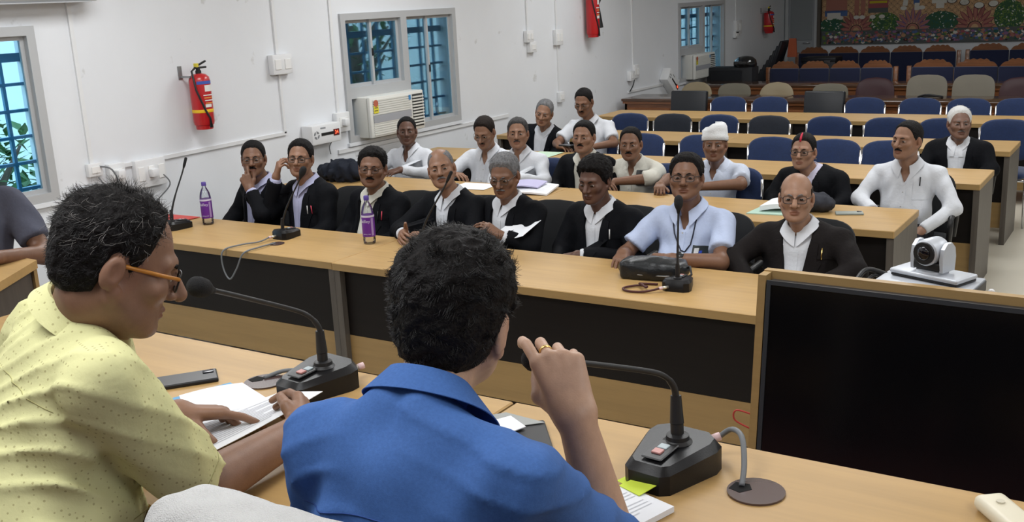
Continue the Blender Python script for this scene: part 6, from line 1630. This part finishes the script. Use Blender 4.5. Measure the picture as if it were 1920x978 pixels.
# --- man in yellow
def dotted():
    m = mat('cloth_yellow', (0.68, 0.67, 0.35), 0.85, var=0.06, vscale=9, bump=0.10, bscale=90, spec=0.12)
    nt = m.node_tree; N = nt.nodes; L = nt.links; b = N['Principled BSDF']
    src = b.inputs['Base Color'].links[0].from_socket
    tc = N.new('ShaderNodeTexCoord'); v = N.new('ShaderNodeTexVoronoi'); v.inputs['Scale'].default_value = 95; v.inputs['Randomness'].default_value = 0.1
    L.new(tc.outputs['Object'], v.inputs['Vector'])
    lt = N.new('ShaderNodeMath'); lt.operation = 'LESS_THAN'; lt.inputs[1].default_value = 0.20; L.new(v.outputs['Distance'], lt.inputs[0])
    ml = N.new('ShaderNodeMath'); ml.operation = 'MULTIPLY'; ml.inputs[1].default_value = 0.5; L.new(lt.outputs[0], ml.inputs[0])
    mx = N.new('ShaderNodeMix'); mx.data_type = 'RGBA'; L.new(ml.outputs[0], mx.inputs[0]); L.new(src, mx.inputs[6]); mx.inputs[7].default_value = (0.24, 0.19, 0.07, 1)
    L.new(mx.outputs[2], b.inputs['Base Color'])
    return m
YEL = dotted(); YSEAM = mat('cloth_yellow_seam', (0.40, 0.38, 0.17), 0.85)
yl, yrz = (-1.715, 0.735, DAIS), math.pi-R(20)
YP, YD = localizer(yl, yrz)
hyl = dict(ht=0.007, zf=0.082, hn=0.003, hf=120, w=1.04, fat=0.012, rec=0.016, nose=1.1, yb=1.0, edge=0.014, stubble=0.25, stubble_col=np.array((0.12, 0.075, 0.06)))
def yel_x(ctx):
    f = ctx['shirt_f']; r = ctx['root']
    back_line(ctx, f, [(-0.17+0.34*k/24, 0.60-0.01*math.cos(k/24*math.pi*2)) for k in range(25)], YSEAM, 0.0008)
    strands(r, ctx['HW'], hyl, 9000, lambda P: np.interp(P[:, 2], [-0.08, -0.03, 0.05, 0.12], [0.005, 0.009, 0.015, 0.020]), 0.00036, mat('hair_strand_dark', (0.012, 0.011, 0.011), 0.4, spec=0.45), 8, up=0.16, wav=0.5, comb=(0, 0.6, 0.0))
    strands(r, ctx['HW'], hyl, 700, lambda P: np.full(len(P), 0.028), 0.00032, mat('hair_strand_grey', (0.22, 0.21, 0.20), 0.45, spec=0.4), 9, up=0.22, wav=0.6, comb=(0, 0.6, 0.0), name='grey_hair_strands', keep=lambda P: P[:, 2] > 0.03)
    for s_ in (-1, 1):       # stitched sleeve hems
        a = [q for q in ctx['A'] if q['s'] == s_][0]
        dr = nrm(a['e']-a['sh']); cp = a['sh']+(a['e']-a['sh'])*(0.93-0.10)
        u = nrm(np.cross(dr, V3(0, 0, 1) if abs(dr[2]) < 0.9 else V3(1, 0, 0))); w = np.cross(dr, u); pts = []
        for k in range(29):
            an = 2*math.pi*k/28; di = u*math.cos(an)+w*math.sin(an); q = cp+di*0.14
            for _ in range(40): q = q-di*0.7*float(f(q[None])[0])
            pts.append(tuple(q+di*0.0003))
        obj('hem_stitch', MB().tube(pts, 0.0010, 5, caps=False), YSEAM, r, smooth=True)
yel = person('person in yellow dotted shirt bending over papers', yl, yrz, skin=(0.250, 0.135, 0.086), head=YP(-1.498, 1.058, 1.690), hy=-yrz+math.pi-R(30), hp=R(24), hr=R(0), hspec=hyl, hairm=HB, brows=HB,
    shirt=YEL, sleeve='short', lean=R(31), tall=0.275, sw=1.16, fat=0.07, cutp=0.93, fold=0.006, res=0.62, seed=6.5, pocket=False, collar=0.25, ch=1.2, extras=yel_x, strand_n=0, specs=dict(frame=BLF, rim=0.0018, w=0.023, hgt=0.018, tr=2.0, templ=mat('temple_amber', (0.50, 0.20, 0.03), 0.3)),
    arms={-1: dict(e=YP(-1.425, 1.115, 1.262), w=YP(-1.450, 1.405, 1.262), d=YD(-0.52, 0.62, 0.12), n=YD(0.70, 0.45, 0.45), r0=0.050, r1=0.033, show=1, hs=1.02,
                   curl=(30, 35, 25), spread=0.6, thumb=[(0.018, 0.020, -0.010), (0.040, 0.046, -0.016), (0.046, 0.074, -0.026), (0.044, 0.100, -0.034)]),
          1: dict(e=YP(-1.885, 1.12, 1.255), w=YP(-1.735, 1.322, 1.272), d=YD(0.58, 0.76, -0.10), n=YD(-0.15, 0.15, 1.0), r0=0.046, r1=0.031, show=1, hs=1.0,
                   curls=[(14, 12, 8), (48, 62, 40), (52, 66, 40), (55, 66, 40)], spread=0.8, thumb=[(0.018, 0.020, -0.012), (0.040, 0.036, -0.026), (0.056, 0.052, -0.042), (0.064, 0.066, -0.054)])})
# --- their chairs
TOW = mat('towelling_white', (0.68, 0.68, 0.67), 0.95, bump=0.7, bscale=520, sheen=0.4)
def exec_chair(label, x, y, rz, top, m, w=0.60, towel=True):
    t = thing('executive_chair', label, 'chair', (x, y, DAIS), rz, 'chairs at the head table')
    h = top-DAIS
    def bk(P):
        q = np.abs(P-V3(0, 0, h-0.35))-V3(w/2-0.055, 0.012, 0.35-0.055)
        d = np.sqrt((np.maximum(q, 0)**2).sum(1))+np.minimum(q.max(1), 0)-0.05
        return d
    V, F = surfnet(bk, axis(-w/2-0.03, w/2+0.03, 0.014), axis(-0.10, 0.10, 0.010), axis(h-0.75, h+0.03, 0.014))
    npobj('backrest', V, F, mat('black_leatherette', (0.010, 0.010, 0.011), 0.4), t)
    if towel:
        g = np.random.default_rng(3)
        def tw(P):
            d = bk(P)-0.010-0.0006*fnoise(P, 330, 2.0)-0.0028*fnoise(P, 34, 5.0)
            # side folds at the corner
            d = d-0.006*np.clip((np.abs(P[:, 0])-w/2+0.05)/0.05, 0, 1)*np.sin(P[:, 1]*90)
            return smax(d, (h-0.42)-P[:, 2], 0.01)
        V, F = surfnet(tw, axis(-w/2-0.05, w/2+0.05, 0.0062), axis(-0.12, 0.12, 0.0062), axis(h-0.46, h+0.05, 0.0062))
        npobj('towel_cover', V, F, TOW, t)
    s = pad(0.54, 0.50, 0.10, 0.0, 0.0); M = Matrix.Translation((0, -0.28, 0.44)) @ Matrix.Rotation(R(90), 4, 'X')
    s.v = [tuple(M @ Vector(p)) for p in s.v]
    obj('seat', s, mat('black_leatherette', (0.010, 0.010, 0.011), 0.4), t, smooth=True)
    for sx in (-1, 1):
        obj('armrest', MB().tube([(sx*0.27, -0.05, 0.46), (sx*0.29, -0.05, 0.62), (sx*0.29, -0.12, 0.655), (sx*0.29, -0.38, 0.655), (sx*0.28, -0.40, 0.60), (sx*0.26, -0.38, 0.46)], 0.022, 8), BLACKP, t, smooth=True)
    obj('column', MB().lathe([(0.035, 0.08), (0.035, 0.25), (0.024, 0.26), (0.024, 0.40)], 12, 0, Matrix.Translation((0, -0.26, 0))), BLACKP, t, auto=A40)
    for k in range(5):
        a = k*2*math.pi/5+0.3; c, s_ = math.cos(a), math.sin(a)
        obj('base_spoke', MB().tube([(0, -0.26, 0.10), (0.28*c, -0.26+0.28*s_, 0.03)], [0.03, 0.02], 8), BLACKP, t, smooth=True)
exec_chair('chair with white towel cover behind the man in blue', -0.735, 0.755, math.pi, 1.513, TOW, 0.62, True)
exec_chair('black chair under the man in yellow', -1.80, 0.58, math.pi-R(16), 1.20, TOW, 0.50, False)
